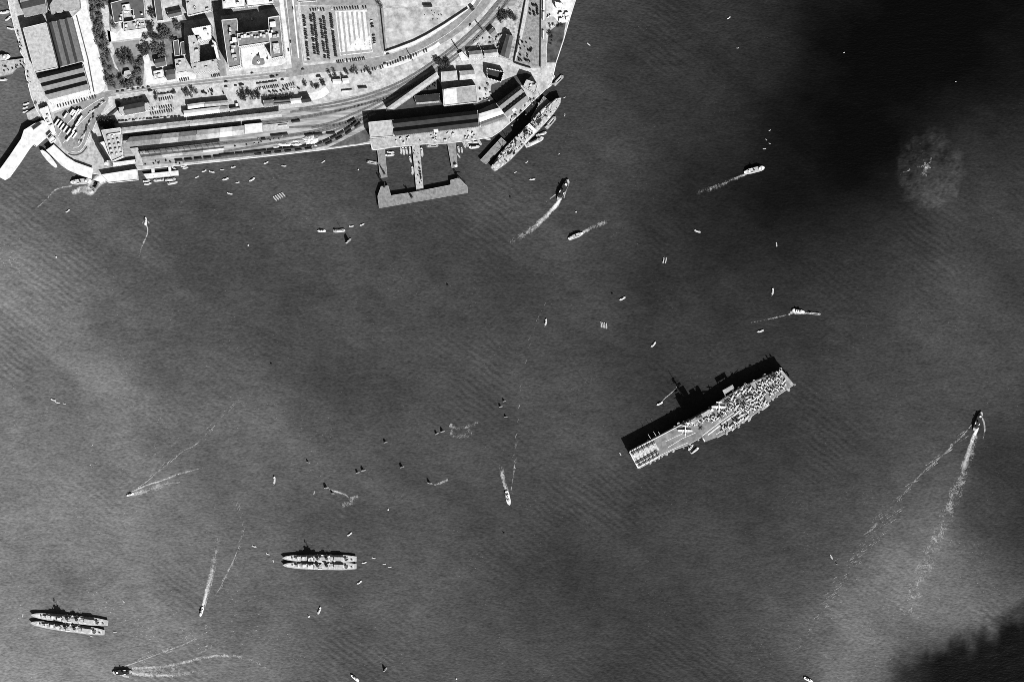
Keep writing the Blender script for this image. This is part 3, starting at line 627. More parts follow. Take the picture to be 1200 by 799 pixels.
# garden on the forecourt
gp = [(303 + 7.6 * math.cos(a), 74.5 + (9.5 if math.sin(a) < 0 else 3) * math.sin(a)) for a in [i * math.pi / 12 for i in range(24)]]
sheet('forecourt_garden', gp, .09, 'grey')
b = MB(); c = P(303, 73, ZG); b.cyl(0, 0, 2.6, .1, 1.0, 16, 2.2); ft = b.build('fountain', M['white'], None, origin=(0, 0, 0)); ft.location = c; tag(ft, 'small pale fountain in the grey bed on the grand hotel forecourt', 'fountain')
b = MB(); b.cyl(0, 0, .8, 1, 2.4, 10, .4); b.build('basin', M['lgrey'], ft)
for lb, pts in (('dark clipped hedge arc left of the hotel forecourt garden', [(290.5,71),(291.5,66),(294.5,62.5)]), ('dark clipped hedge arc right of the hotel forecourt garden', [(309,61),(312,64),(313.6,70)]), ('small dark shrub bed at the top of the hotel forecourt garden', [(301,65.6),(303.5,64.8),(306,65.4)])):
    b = MB(); strip(b, pts, 1.4, ZG + 1.6); strip(b, pts, 1.9, ZG + .8); o = b.build('hedge', M['leaf2'], None, origin=P(*pts[1], ZG)); tag(o, lb, 'hedge')
# fire station / white-ended hall by the main road
t = shed('town_hall', 'grey gabled hall with a white tower at either end', 'building', [(144.5,124),(169.5,119),(170.5,131),(145.5,135.5)], 9, 4, 1, 'wwall', 'dgrey', ends=False)
for pl in ([(139,126),(144.8,125.3),(145.8,134.2),(140.3,135.2)], [(169.3,121),(174.6,120.4),(175.3,129.4),(170,130.3)]):
    q = PL(pl, ZG + 12); b = MB(); b.prism(q, ZG, ZG + 12); b.build('tower', M['wwall'], t)
    b = MB(); b.sheet(inset(q, .6), ZG + 12.05); b.build('tower_roof', M['light'], t)
# white sheds north of the station
shed('goods_shed', 'upper of the two long white sheds between road and railway', 'shed', [(220,122.5),(239,119.8),(239.5,125.2),(220.4,128)], 7, 1.2, 1, 'wwall', 'white')
shed('goods_shed', 'grey roofed shed continuing the upper white shed', 'shed', [(239.4,120),(267,117.4),(267.4,123.2),(239.8,125.4)], 7, 1.2, 1, 'wall', 'lgrey')
shed('goods_shed', 'lower of the two long white sheds beside the platforms', 'shed', [(215.5,130),(256.8,125.2),(257.5,131.8),(215.8,137)], 7, 1.2, 1, 'wwall', 'white')
shed('goods_shed', 'short grey shed at the end of the lower white shed', 'shed', [(257.2,125.2),(267.3,124),(268,130.3),(258,131.8)], 7, 1.2, 1, 'wall', 'lgrey')
shed('goods_shed', 'dark roofed shed standing east of the white sheds', 'shed', [(269,127),(281,125.5),(282,128.5),(270,131)], 5, 1.0, 1, 'wall', 'lgrey')
bld('hut', 'tiny white hut between the sheds and dark trees', 'hut', [(276,121.5),(279,121),(279.3,124.5),(276.3,125)], 4, 'wwall', 'white', parapet=False)
shed('goods_shed', 'grey shed below the parked cars, left half', 'shed', [(309,118),(320,117),(321,124.5),(309.5,126)], 6, 1.2, 1, 'wall', 'grey')
shed('goods_shed', 'dark double ridged shed below the parked cars', 'shed', [(320.4,117),(340,115.5),(340.8,121.5),(320.8,123.5)], 6, 1.4, 2, 'wall', 'dgrey')
shed('goods_shed', 'white roofed shed between dark sheds beside the tracks', 'shed', [(340.5,116.2),(352.6,114.8),(353.2,120.4),(341,121.6)], 6, 1.0, 1, 'wwall', 'white')
shed('goods_shed', 'shed at the east end of the row, its black roof standing for shadow', 'shed', [(353.2,113.6),(362,112.4),(366,119),(353.8,120.8)], 7, 1.6, 1, 'dwall', 'tar')  # shadow at the row end, built as a black roof
shed('hut', 'small bright hut in front of roadside trees, left one', 'hut', [(390,93.2),(399.4,92.7),(399.6,98),(390.4,98.6)], 4, .7, 1, 'wwall', 'white')
shed('hut', 'small bright hut in front of roadside trees, right one', 'hut', [(401.5,92.2),(408.6,91.6),(409.4,97.6),(402,98.2)], 4, .7, 1, 'wwall', 'white')
# the railway terminus and its platform roofs
t = thing('railway_station', 'pale block of the railway terminus at the head of the platforms', 'railway station', P(132, 170, ZG), w=True)
q = PL([(119,153),(141,150),(144,183.5),(131.5,189)], ZG + 17); b = MB(); b.prism(q, ZG, ZG + 17); b.build('wall', M['wall'], t)
b = MB(); b.sheet(inset(q, .7), ZG + 17.06); b.build('roof', M['light'], t)
b = MB()
for i in range(4):
    p, r_ = q[i], q[(i + 1) % 4]; d = (r_ - p).normalized(); nn = Vector((-d.y, d.x, 0)) * .4
    b.prism([p + nn, r_ + nn, r_ - nn, p - nn], ZG + 16.6, ZG + 18.2)
b.build('parapet', M['white'], t)
for i in range(5):
    for j in range(3):
        c = P(126.5 + j * 5.2 + i * 1.3, 160.5 + i * 5.2 - j * .8, ZG + 17); b = MB(); b.box((c.x, c.y, ZG + 17), (3.4, 3.2, rnd.uniform(1.4, 2.8)), .1); b.build('chimney_stack', M['clutter'], t)
b = MB(); q2 = PL([(126,157.5),(141.5,155.3),(141.7,157),(126.4,159.2)], ZG + 18.5); b.prism(q2, ZG + 17, ZG + 18.5); b.build('roof_ridge', M['white'], t)
q = PL([(115,167.5),(123,165.5),(131.3,187),(131,192.5)], ZG + 8); b = MB(); b.prism(q, ZG, ZG + 8); b.build('porch', M['white'], t)
c = P(129.5, 193.0, ZG)
t = thing('clock_tower', 'slender brick clock tower at the harbour corner of the terminus', 'tower', c)
b = MB(); b.box((0, 0, 0), (8, 8, 30), .12); b.build('shaft', M['dwall'], t)
b = MB(); b.box((0, 0, 30), (6.6, 6.6, 8), .12); bel = b.build('belfry', M['wwall'], t)
for k in range(4):
    a = .12 + k * math.pi / 2; b = MB(); ctr = Vector((math.cos(a) * 3.95, math.sin(a) * 3.95, 26.5)); b.tube(ctr, ctr + Vector((math.cos(a), math.sin(a), 0)) * .25, 1.5, 16); b.build('clock_face', M['white'], t)
b = MB(); b.cyl(0, 0, 2.6, 38, 42, 12, 1.8); b.sphere((0, 0, 42), 2.0, 10, 6); b.build('cupola', M['light'], t)
b = MB(); b.tube((0, 0, 43.5), (0, 0, 51), .25); b.build('lightning_rod', M['steel'], t)
def platform_roof(label, quad, h, rh, mts):
    a, bq, c, d = PL(quad, ZG + h); ctr = (a + bq + c + d) / 4; ctr.z = ZG
    t = thing('platform_roof', label, 'platform roof', ctr, w=True)
    n = len(mts)
    for k in range(n):
        u0, u1 = k / n, (k + 1) / n
        m = MB(); m.gable(a.lerp(bq, u0), a.lerp(bq, u1), d.lerp(c, u1), d.lerp(c, u0), ZG + h, rh)
        m.build('roof', M[mts[k]], t)
    m = MB()
    for i in range(int((bq - a).length / 9)):
        u = (i + .5) / int((bq - a).length / 9)
        for w_ in (.25, .75):
            p = a.lerp(bq, u).lerp(d.lerp(c, u), w_); m.tube((p.x, p.y, ZG), (p.x, p.y, ZG + h + .3), .18, 5)
    m.build('column', M['steel'], t)
    pp = [a.lerp(d, .08), bq.lerp(c, .08), bq.lerp(c, .92), a.lerp(d, .92)]; m = MB(); m.prism(pp, ZG + .15, ZG + 1.1); m.build('platform', M['pierl'], t)
    return t
platform_roof('northernmost long pale platform roof of the terminus', [(142,151),(222,142.5),(222,148),(142,157)], 8, .8, ['light', 'light', 'lgrey'])
platform_roof('pale eastward end of the northernmost platform roof', [(222.5,142.5),(330,130.5),(330,137),(222.5,148.2)], 8, .8, ['light', 'lgrey', 'light', 'light'])
platform_roof('middle two-toned platform roof next to the terminus block', [(152,160.8),(230,153),(230,164.5),(143,173.2)], 9, 2.2, ['grey', 'grey', 'lgrey', 'grey'])
platform_roof('bright stretch of the middle platform roof', [(230.5,153),(286,147.2),(286,157.8),(230.5,164.5)], 9, 1.6, ['lgrey', 'light', 'white', 'light'])
bld('platform_roof', 'white square end of the middle platform roof', 'platform roof', [(286.5,146),(307.2,144),(307.8,154.4),(286.5,157)], 7, 'plain', 'white', parapet=False)
bld('platform', 'pale open platform beyond the white roof end', 'platform', [(308,146.5),(338,143.5),(339,150.5),(308.5,154)], 1.1, 'plain', 'light', parapet=False)
platform_roof('southernmost platform roof nearest the waterfront', [(164,181.5),(262,171.8),(262.5,176),(167,187.6)], 12, 2.0, ['grey', 'lgrey', 'grey', 'light'])
bld('station_gate', 'white covered way joining terminus and waterfront road', 'canopy', [(152,174),(161.5,173),(166,186),(167.5,193),(160,194),(158.5,184)], 5, 'wwall', 'light', parapet=False)
bld('station_arcade', 'low white arcade beneath the terminus block', 'arcade', [(132,190.5),(158.5,187),(159,191.5),(132.5,195)], 5, 'wwall', 'white', parapet=False)
bld('railway_pier_shed', 'long white flat roofed pier shed facing the harbour', 'pier shed', [(118.5,205),(160.5,198.5),(162,211),(127.5,214.5)], 6.5, 'wwall', 'white', huts=0)
# ------------------------------------------------------------------ piers
def pier(name, label, poly, h=ZG, m='pier', cat='pier', thick=1.2, step=11, roof=None):
    q = PL(poly, h); c = sum(q, Vector()) / len(q); c.z = 0
    t = thing(name, label, cat, c, w=True)
    b = MB(); b.prism(q, h - thick, h, bottom=True); b.build('deck', M[m], t)
    b = MB()
    for i in range(len(q)):
        p, r = q[i], q[(i + 1) % len(q)]; n = max(1, int((r - p).length / step))
        for k in range(n):
            e = p.lerp(r, (k + .5) / n); e = e.lerp(Vector((c.x, c.y, e.z)), .04); b.tube((e.x, e.y, -2), (e.x, e.y, h - thick + .05), .3, 5)
    b.build('piling', M['pile'], t)
    b = MB()
    for i in range(len(q)):
        p, r = q[i], q[(i + 1) % len(q)]; d = (r - p).normalized(); nn = Vector((-d.y, d.x, 0)) * .25
        b.prism([p + nn, r + nn, r - nn, p - nn], h - .1, h + .25)
    b.build('fender_edge', M['pierl'], t)
    return t
# ferry piers, white roofs on the left
def roofed_pier(label, poly, h, m='white', cat='ferry pier'):
    t = pier('ferry_pier', label, [(px, py) for px, py in poly], 2.6, 'pier', cat)
    q = PL(poly, h); b = MB(); b.prism(q, h - .5, h, bottom=True); b.build('roof', M[m], t)
    qi = inset(q, 1.5); b = MB(); b.prism(qi, 2.6, h - .5); b.build('wall', M['wwall'], t)
    return t
roofed_pier('long straight white roofed ferry pier at the far left', [(50.5,141),(57,147),(60,156),(43,171.5),(39.5,168.5),(36,173),(22,193),(10,209),(6,211.3),(0,208),(-2,201),(11,183),(24.5,163),(28,152.5),(40,145)], 9)
b_ = bld('ferry_hall', 'low white ticket hall at the root of the long ferry pier', 'building', [(46,128),(56,124),(66,157),(61,160)], 6, 'wwall', 'white', parapet=False, huts=5)
bld('skylight_roof', 'dark rectangular skylight on the long ferry pier roof', 'skylight', [(37,149.5),(46.5,142.5),(49,145),(39,152.5)], 1.3, 'dwall', 'tar', parapet=False, z=9.02)
bld('stair_block', 'small dark roofed stair block between the two ferry piers', 'building', [(55,160),(59.5,155.6),(61.5,158.5),(57.3,163)], 9, 'wwall', 'tar')
bld('stair_block', 'small white ticket office between the two ferry piers', 'building', [(57.2,164.5),(62,160),(65.5,163.5),(59.5,168)], 7, 'wwall', 'white')
roofed_pier('curved white roofed ferry pier in front of the plaza', [(54,176),(63,169.5),(70,176),(78,183.5),(88,190),(98,193.5),(109.2,197.5),(107.2,209.8),(94,205.5),(80,199.5),(72,194),(64,186)], 8)
roofed_pier('oval white pontoon roof beside the curved ferry pier', [(47.2,176.5),(49.5,175.8),(53,177.5),(58,182),(63,188),(66.5,193.5),(67,196.3),(64.5,196.6),(60,193),(54.5,187.5),(49.5,181)], 6, cat='pontoon')
# the landing stage below the railway
t = pier('landing_stage', 'white landing stage with boats alongside, below the railway', [(168,204.2),(209,200),(209.6,205.8),(172,210)], ZG, 'white_road', 'jetty')
for lb, pl in (('left gangway from quay to white landing stage', [(177.2,197.6),(181,197.3),(181.4,202.9),(178,203.2)]), ('right gangway from quay to white landing stage', [(197,195.6),(200.2,195.2),(200.8,200.8),(197.8,201.1)])):
    pier('gangway', lb, pl, ZG + .06, 'white_road', 'gangway', step=6)
# junk pier at the western edge
pier('old_jetty', 'broad grey jetty running out of the frame at the left edge', [(30,68.5),(31,77),(20,80),(14,87),(-14,92.5),(-14,74)], 3, 'pierl', 'jetty')
pier('camber_jetty', 'dark timber jetty with sampans beside the ferry pier', [(31,133),(41,127),(46,131),(48,138),(40,142),(33,140)], 2.6, 'pierl', 'jetty', step=7)
# wharf piers
pier('wharf_deck', 'grey wharf deck along the front of the godowns', [(433,163.5),(462,161),(495,155.5),(520,152.5),(520,167.8),(495,169.6),(483,171.2),(460,173.2),(442,176.2),(436,176.2)], ZG + .08, 'pierl', 'wharf')
pier('finger_pier', 'left grey finger pier pointing at the T-shaped pier', [(442,173),(450.5,172.5),(453.8,207.6),(445.5,208.6)], ZG + .04, 'pier')
pier('finger_pier', 'pale middle finger pier joining the long pier head', [(483,170.2),(491.6,169.4),(496.3,223.4),(488.2,224.6)], ZG + .05, 'pierl')
pier('finger_pier', 'right grey finger pier with a white tank at its tip', [(524.4,168),(533.6,167.4),(536,195.6),(529.6,197.2)], ZG + .04, 'pier')
t = pier('t_shaped_pier', 'long grey pier head lying across the fingers', [(446.6,218.6),(455,218),(458,229.3),(488,224.8),(528.4,216.8),(528,211.4),(538,208.6),(547.6,218.6),(548,226),(444.4,244),(442.6,230)], 6, 'pier', thick=2.5)
t = pier('liner_pier', 'dark deep water pier alongside the cargo liner', [(563,187.8),(587.4,161.4),(593.4,167),(569.4,192.6)], 5.5, 'pier', thick=2.2)
pier('mooring_stage', 'short grey dock stage between quay and the liner bow', [(622,139),(637,113),(646,121),(630,146)], ZG + .03, 'pier')
c = P(534.2, 194.4, ZG)
tk = MB(); tk.cyl(0, 0, 2.4, 0, 3.4, 16); tk.cyl(0, 0, 2.4, 3.4, 4.4, 16, .4); o = tk.build('storage_tank', M['tank'], None, origin=(0, 0, 0)); o.location = c; tag(o, 'small round white tank at the tip of the right finger pier', 'tank')
for k in range(3):
    b = MB(); r0 = math.radians(120 * k); b.box((2.0 * math.cos(r0), 2.0 * math.sin(r0), -.04), (.6, .6, .3)); b.build('footing', M['pierl'], o)
def derrick(label, px, py, z, ang, h, reach):
    t = thing('derrick_crane', label, 'crane', P(px, py, z), ang)
    b = MB(); b.box((0, 0, 0), (3, 3, 1.2)); b.build('base', M['steel'], t)
    b = MB()
    for sx, sy in ((1, 1), (1, -1), (-1, 1), (-1, -1)): b.tube((sx * 1.2, sy * 1.2, 1.2), (sx * .4, sy * .4, h), .32)
    for k in range(4): z0 = 1.2 + (h - 1.2) * k / 4; b.tube((1, 1, z0), (-1, -1, z0 + 2), .15); b.tube((-1, 1, z0), (1, -1, z0 + 2), .15)
    b.build('mast', M['steel'], t)
    b = MB()
    for s in (-.55, .55): b.tube((0, s, 2), (reach, s * .4, h * .8), .35)
    for k in range(7): a = k / 7; q = (k + 1) / 7; b.tube((reach * a, .5, 2 + (h * .8 - 2) * a), (reach * q, -.4, 2 + (h * .8 - 2) * q), .15)
    b.build('boom', M['steel'], t)
    b = MB(); b.tube((0, 0, h), (reach, 0, h * .8), .1); b.build('stay', M['steel'], t)
derrick('dark derrick crane with a long jib on the right end of the pier head', 537, 208, 6, head(10, 6), 9, 14)
derrick('dark derrick crane in the middle of the long pier head', 482.5, 231, 6, head(-6, -5), 9, 6)
derrick('dark derrick crane at the left end of the pier head', 450.5, 219, 6, head(1, -8), 13, 7)
derrick('dark derrick crane on the tip of the left finger pier', 450.5, 203.5, ZG, head(-3, -6), 10, 6)
# ------------------------------------------------------------------ wharf godowns
bld('godown', 'square pale flat godown at the western end of the wharf', 'warehouse', [(432,143.6),(459,141),(461,160),(434,161.8)], 15, 'dwall', 'light')
bld('godown_lean_to', 'small dark roofed lean-to below the square pale godown', 'shed', [(434,159.3),(442.5,158.3),(443,161.5),(434.5,162.6)], 4, 'dwall', 'tar', parapet=False)
t = shed('godown', 'long dark godown with two black ridges along the wharf', 'warehouse', [(460.5,140.5),(559.5,129.5),(561.3,148.4),(462.5,159.5)], 13, 4.2, 2, roof='tar', roofs=['tar', 'tar'])
c = P(511, 153, 14); b = MB(); b.box((c.x, c.y, ZG + 12), (7, 6, 3), .11); o = b.build('roof_hatch', M['white'], t)
shed('godown', 'bent white roofed godown between the dark and the striped ones', 'warehouse', [(561,133.5),(586,126),(591,133.2),(562,143.4)], 12, .8, 1, roof='white', ends=False)
shed('godown_annex', 'grey sloping roof strip along the front of the white godown', 'shed', [(562.4,143.9),(591,134),(594.2,138.3),(563,149)], 9, .7, 1, roof='stripe')
t = shed('godown', 'striped godown with two dark ridges near the liner', 'warehouse', [(581.6,121.6),(608,101),(620.2,116.4),(594.2,137)], 12, 5.5, 2, roof='stripe', lights=7)
c = P(602.5, 129, 15); b = MB(); b.box((c.x, c.y, ZG + 11.8), (6.5, 5, 3), .65); b.build('roof_hatch', M['white'], t)
bld('godown', 'pale flat roofed godown in the middle of the dark yard, third white', 'warehouse', [(519,104.8),(558,100.2),(559.3,119.8),(520,124.2)], 14, 'dwall', 'lgrey', huts=1)
bld('roof_patch', 'white resurfaced end of the yard godown roof', 'roof deck', [(519.8,105.2),(535,103.4),(536.3,121.4),(520.8,123.2)], .35, 'plain', 'white', parapet=False, z=ZG + 14.1)
shed('godown', 'pale shed in the row north of the yard, left one', 'warehouse', [(517,84.5),(535,83),(536,94),(517.6,96)], 8, .4, 1, roof='light')
shed('godown', 'half white half grey shed in the row north of the yard', 'warehouse', [(538.6,83.5),(556,82),(557,92.2),(539,94)], 8, 2.2, 1, 'wwall', roof='light')
t = shed('transit_shed', 'long slanting pale roofed shed beside the railway', 'shed', [(453,126.8),(511,85),(514.6,90.8),(461.5,128)], 10.5, .5, 1, roof='light')
bld('low_shed', 'dark flat shed tucked behind the slanting pale shed', 'shed', [(485,112.5),(515,109.6),(516,120),(487.5,122)], 6, 'dwall', 'tar', parapet=False)
bld('shed_eave', 'narrow pale ridge roof in front of the dark flat shed', 'shed', [(487.5,120.6),(515,118.2),(515.2,120),(488,122.4)], 6.6, 'dwall', 'light', parapet=False)
t = thing('roofless_shed', 'black shadowed roofless shed with thin white walls', 'shed', P(580, 88, ZG), w=True)
for a, e in (((570.5,80),(590.5,84.3)), ((590.5,84.3),(587,96)), ((587,96),(571,91.5)), ((571,91.5),(570.5,80))):
    p, r = P(*a, ZG + 9), P(*e, ZG + 9); d = (r - p).normalized(); nn = Vector((-d.y, d.x, 0)) * .45; b = MB(); b.prism([p + nn, r + nn, r - nn, p - nn], ZG, ZG + 9); b.build('wall', M['wwall'], t)
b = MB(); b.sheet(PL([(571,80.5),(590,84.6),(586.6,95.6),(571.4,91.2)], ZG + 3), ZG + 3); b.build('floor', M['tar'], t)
bld('godown', 'pale flat topped block behind the striped godown, near the quay', 'warehouse', [(617,93.8),(630.3,98.4),(627.4,109),(613.5,101.5)], 15, 'dwall', 'light', huts=4)
shed('house', 'gabled house with a white front roof, left of the pair by the road', 'house', [(549.2,60.4),(564.2,58.8),(565.4,68),(550.2,69.4)], 7, 3, 1, 'wwall', 'lgrey')
shed('house', 'gabled house with a white front roof, right of the pair by the road', 'house', [(566.6,59.4),(582.6,57.8),(583.5,66),(568,67.2)], 7, 3, 1, 'wwall', 'lgrey')
shed('house', 'small dark gabled house standing askew beside the railway', 'house', [(571.4,37.6),(577,32.2),(583.2,39.2),(577,44.4)], 6, 2.4, 1, 'dwall', 'grey')
shed('workshop', 'long dark workshop beside the storage yard road', 'workshop', [(593.6,40.5),(586,65),(596,69.6),(601.6,42.5)], 9, 3, 1, 'dwall', 'dgrey')
bld('yard_hut', 'pale hut at the railway corner of the road junction', 'hut', [(537,63),(541.5,60.5),(550,70),(541,71.5)], 4, 'wwall', 'white', parapet=False)
for a, lb in (((636.2,-4,638.4,12), 'upper narrow white strip shed along the yard road'), ((636,14,638,24), 'lower narrow white strip shed along the yard road'), ((636,36,637.8,46), 'short pale strip shed along the yard road')):
    bld('strip_shed', lb, 'shed', [(a[0], a[1]), (a[2], a[1]), (a[2], a[3]), (a[0], a[3])], 3, 'wwall', 'white', parapet=False)
bld('works_building', 'white walled building with a curved black shadow at the top right of the land', 'building', [(650,2),(659,4),(662,10),(651,9)], 8, 'wwall', 'white', parapet=False)
for k, (x, y) in enumerate([(655,15),(662,15),(655,22),(663,20)]):
    bld('works_hut', ['bright low hut below the white walled works, upper left', 'bright low hut on the quay side of the works, upper right', 'bright low hut at the lower left of the works yard', 'bright low hut at the lower right of the works yard'][k], 'hut', [(x, y), (x + 4, y - .6), (x + 4.4, y + 3.4), (x + .4, y + 4)], 3, 'wwall', 'white', parapet=False)
bld('signal_box', 'tiny dark signal box straddling the railway curve', 'signal box', [(551,10.5),(554,8.3),(557,11),(553.5,13.4)], 6, 'dwall', 'tar', parapet=False)
def gantry(label, a, b_):
    p, r = P(*a, ZG), P(*b_, ZG); c = (p + r) / 2; t = thing('signal_gantry', label, 'signal gantry', c, w=True)
    for q in (p, r): m = MB(); m.tube(q, q + Vector((0, 0, 7)), .35); m.build('post', M['steel'], t)
    m = MB(); m.tube(p + Vector((0, 0, 7)), r + Vector((0, 0, 7)), .5); m.build('beam', M['steel'], t)
    for u in (.25, .5, .75): m = MB(); q = p.lerp(r, u); m.tube(q + Vector((0, 0, 7)), q + Vector((0, 0, 10)), .25); m.box((q.x, q.y, ZG + 9), (1.4, .4, 1)); m.build('signal_arm', M['steel'], t)
gantry('dark signal gantry across the main line curve', (560, 30), (567, 37.5))
gantry('pale level crossing barrier beside the road junction', (532.5, 53), (538.5, 61))
gantry('dark signal gantry where the yard tracks meet the road', (480, 64), (484, 71.5))
# field wall, hedges
bld('field_wall', 'dark wall along the curved lower edge of the playing field', 'wall', [(451,60.2),(468,54.2),(485,47.6),(500,40),(520,28),(548,9.5),(548.6,10.1),(520.5,28.8),(500.4,40.8),(485.4,48.4),(468.3,55),(451,61)], 2.4, 'dwall', 'tar', parapet=False)
bld('field_wall', 'dark wall down the left side of the playing field', 'wall', [(445.8,10),(446.5,10),(451.7,60),(451,60.4)], 2.4, 'dwall', 'tar', parapet=False)
bld('yard_wall', 'long dark wall on the left edge of the storage yard', 'wall', [(616.6,-6),(617.3,-6),(602.8,73.2),(602,73)], 2.6, 'dwall', 'tar', parapet=False)
bld('yard_wall', 'thin dark wall on the right edge of the storage yard', 'wall', [(633.6,-6),(634.2,-6),(633.6,79),(633,79)], 2.4, 'dwall', 'tar', parapet=False)
bld('yard_wall', 'dark wall along the lower end of the storage yard', 'wall', [(602,73),(612,76.5),(622,79.5),(622,80.3),(611,77.3),(602,74)], 2.4, 'dwall', 'tar', parapet=False)
b = MB(); b.prism(PL([(126,136.2),(138,126.4),(139.2,128),(127.6,138)], ZG + 2), ZG, ZG + 2.2); o = b.build('hedge', M['leaf2'], None, origin=P(132, 132, ZG)); tag(o, 'dark clipped hedge slanting down from the white-ended hall', 'hedge')
b = MB(); b.prism(PL([(135.5,119.5),(139.5,118.5),(141,122),(138,126),(136,124)], ZG + 3), ZG, ZG + 3); o = b.build('hedge', M['leaf2'], None, origin=P(138, 121, ZG)); tag(o, 'dark clipped shrubbery at the corner of the white-ended hall', 'hedge')
# rooftop poles ... cargo on quays
def crates(label, group, n, fn, m='crate', sz=(1.5, 4.5), hz=(1, 3), name='cargo_crate', cat='cargo'):
    for i in range(n):
        x, y = fn(i); c = P(x, y, ZG); b = MB(); lx, ly, hh = rnd.uniform(*sz), rnd.uniform(*sz) * .7, rnd.uniform(*hz)
        b.box((0, 0, 0), (lx, ly, hh)); b.box((0, 0, hh), (lx * .9, ly * .86, .25)); b.box((lx * .2, 0, hh + .25), (lx * .3, ly * .5, hh * .3))
        o = b.build(name, M[m]); o.location = c + Vector((0, 0, .1)); o.rotation_euler = (0, 0, rnd.uniform(0, 3)); tag(o, label, cat, group)
crates('dark stack of stores in the upper part of the storage yard', 'stores in the upper yard', 9, lambda i: [(625.2,7),(629.2,8),(621.6,12),(621.6,17),(626,15.5),(630,12),(630.3,17),(626.5,18),(629.8,14)][i], 'jetd', (2.5, 4.2), (2, 3.4), 'store_stack')
crates('dark stack of stores scattered in the lower part of the storage yard', 'stores in the lower yard', 24, lambda i: (rnd.uniform(607, 627), rnd.uniform(46, 73)), 'jetd', (1.5, 3), (1.6, 3), 'store_stack')
crates('dark crate in the row along the storage yard wall', 'crates along the yard wall', 12, lambda i: (609 - .17 * i * 2 + .4, 44 + i * 1.6), 'crate', (1.2, 2), (1, 2))
crates('pale cargo heap on the wharf deck before the long dark godown', 'cargo on the wharf deck', 26, lambda i: (lambda x: (x, 166.3 - (x - 464) * .075 + rnd.uniform(-6, 3.5)))(rnd.uniform(464, 556)), 'cratel', (1.5, 4.5), (.8, 2.2), 'cargo_heap')
crates('cargo heap on the quay beside the liner', 'cargo beside the liner', 16, lambda i: (lambda u: (597 + 34 * u + rnd.uniform(-5, 5), 144 - 28 * u + rnd.uniform(-5, 5)))(rnd.random()), 'crate', (1.5, 4.5), (1, 2.5), 'cargo_heap')
crates('pale lumber pile between railway and workshop', 'lumber in the timber yard', 22, lambda i: (rnd.uniform(553, 588), rnd.uniform(40, 57)), 'crate', (1.5, 5), (1, 2.2), 'lumber_pile')
crates('small pale hut or pile below the works yard', 'piles beside the cinder ground', 8, lambda i: (rnd.uniform(642, 662), rnd.uniform(16, 30)), 'cratel', (2, 4), (1, 2.5), 'lumber_pile')
crates('pile of goods in the small yard behind the slanting shed', 'goods behind the slanting shed', 14, lambda i: (lambda u: (493 + 18 * u + rnd.uniform(0, 2), 108 - 14 * u + rnd.uniform(0, 8)))(rnd.random()), 'jetd', (1.2, 3.2), (1, 2.4), 'goods_pile')
crates('crate pile in the courtyard right of the yard godown', 'crates right of the yard godown', 12, lambda i: (rnd.uniform(562, 575), rnd.uniform(98, 118)), 'crate', (1.2, 4), (1, 2.4), 'goods_pile')
crates('small pile of stores on the western quay', 'stores on the western quay', 14, lambda i: (lambda u: (20 + 17 * u + rnd.uniform(-2, 2), 38 + 68 * u))(rnd.random()), 'crate', (1.5, 4), (1, 2.6), 'goods_pile')
crates('bale on the middle finger pier', 'bales on the middle finger pier', 12, lambda i: (lambda u: (487 + 5.2 * u + rnd.uniform(-3, 3), 176 + 40 * u))(rnd.random()), 'jetd', (.9, 2), (.8, 1.6), 'bale')
crates('dark engine wagon standing on the middle finger pier', 'wagons on the middle finger pier', 5, lambda i: [(491.3,191.5),(492,198),(492.6,201.5),(493,205),(493.4,208)][i], 'jetd', (1.6, 3.2), (1.4, 2.4), 'pier_trolley')
crates('dark bale lying on the broad grey jetty', 'bales on the grey jetty', 14, lambda i: (lambda x: (x, 84 - x * .22 + rnd.uniform(-7, 2)))(rnd.uniform(1, 27)), 'jetd', (1.2, 2.6), (.8, 1.8), 'bale')
crates('small stack of goods on the open ground above the white sheds', 'goods above the white sheds', 12, lambda i: (rnd.uniform(236, 267), rnd.uniform(104, 113)), 'jetd', (1.4, 3.2), (1, 2.2), 'goods_pile')
crates('small dark luggage stack on the waterfront road by the landing stage', 'luggage by the landing stage', 10, lambda i: (rnd.uniform(170, 215), rnd.uniform(188, 193)), 'jetd', (1.2, 3), (.8, 1.6), 'luggage_stack')
crates('goods heap beside the tracks below the open platform', 'goods beside the tracks', 12, lambda i: (lambda x: (x, 166 - (x - 300) * .16 + rnd.uniform(-3, 3)))(rnd.uniform(262, 345)), 'crate', (1.2, 3.2), (.8, 1.8), 'goods_pile')
crates('little dark heap on the worn centre of the playing field', 'heaps on the playing field', 10, lambda i: (rnd.uniform(488, 520), rnd.uniform(9, 24)), 'jetd', (.8, 1.6), (.5, 1), 'earth_heap')
crates('roof vent standing on the white ferry pier roof', 'vents on the long ferry pier', 8, lambda i: (lambda u: (46 - 34 * u + rnd.uniform(-2, 3), 160 + 38 * u))(rnd.random()), 'clutter', (1, 2), (6.2, 6.6), 'roof_vent') if False else None
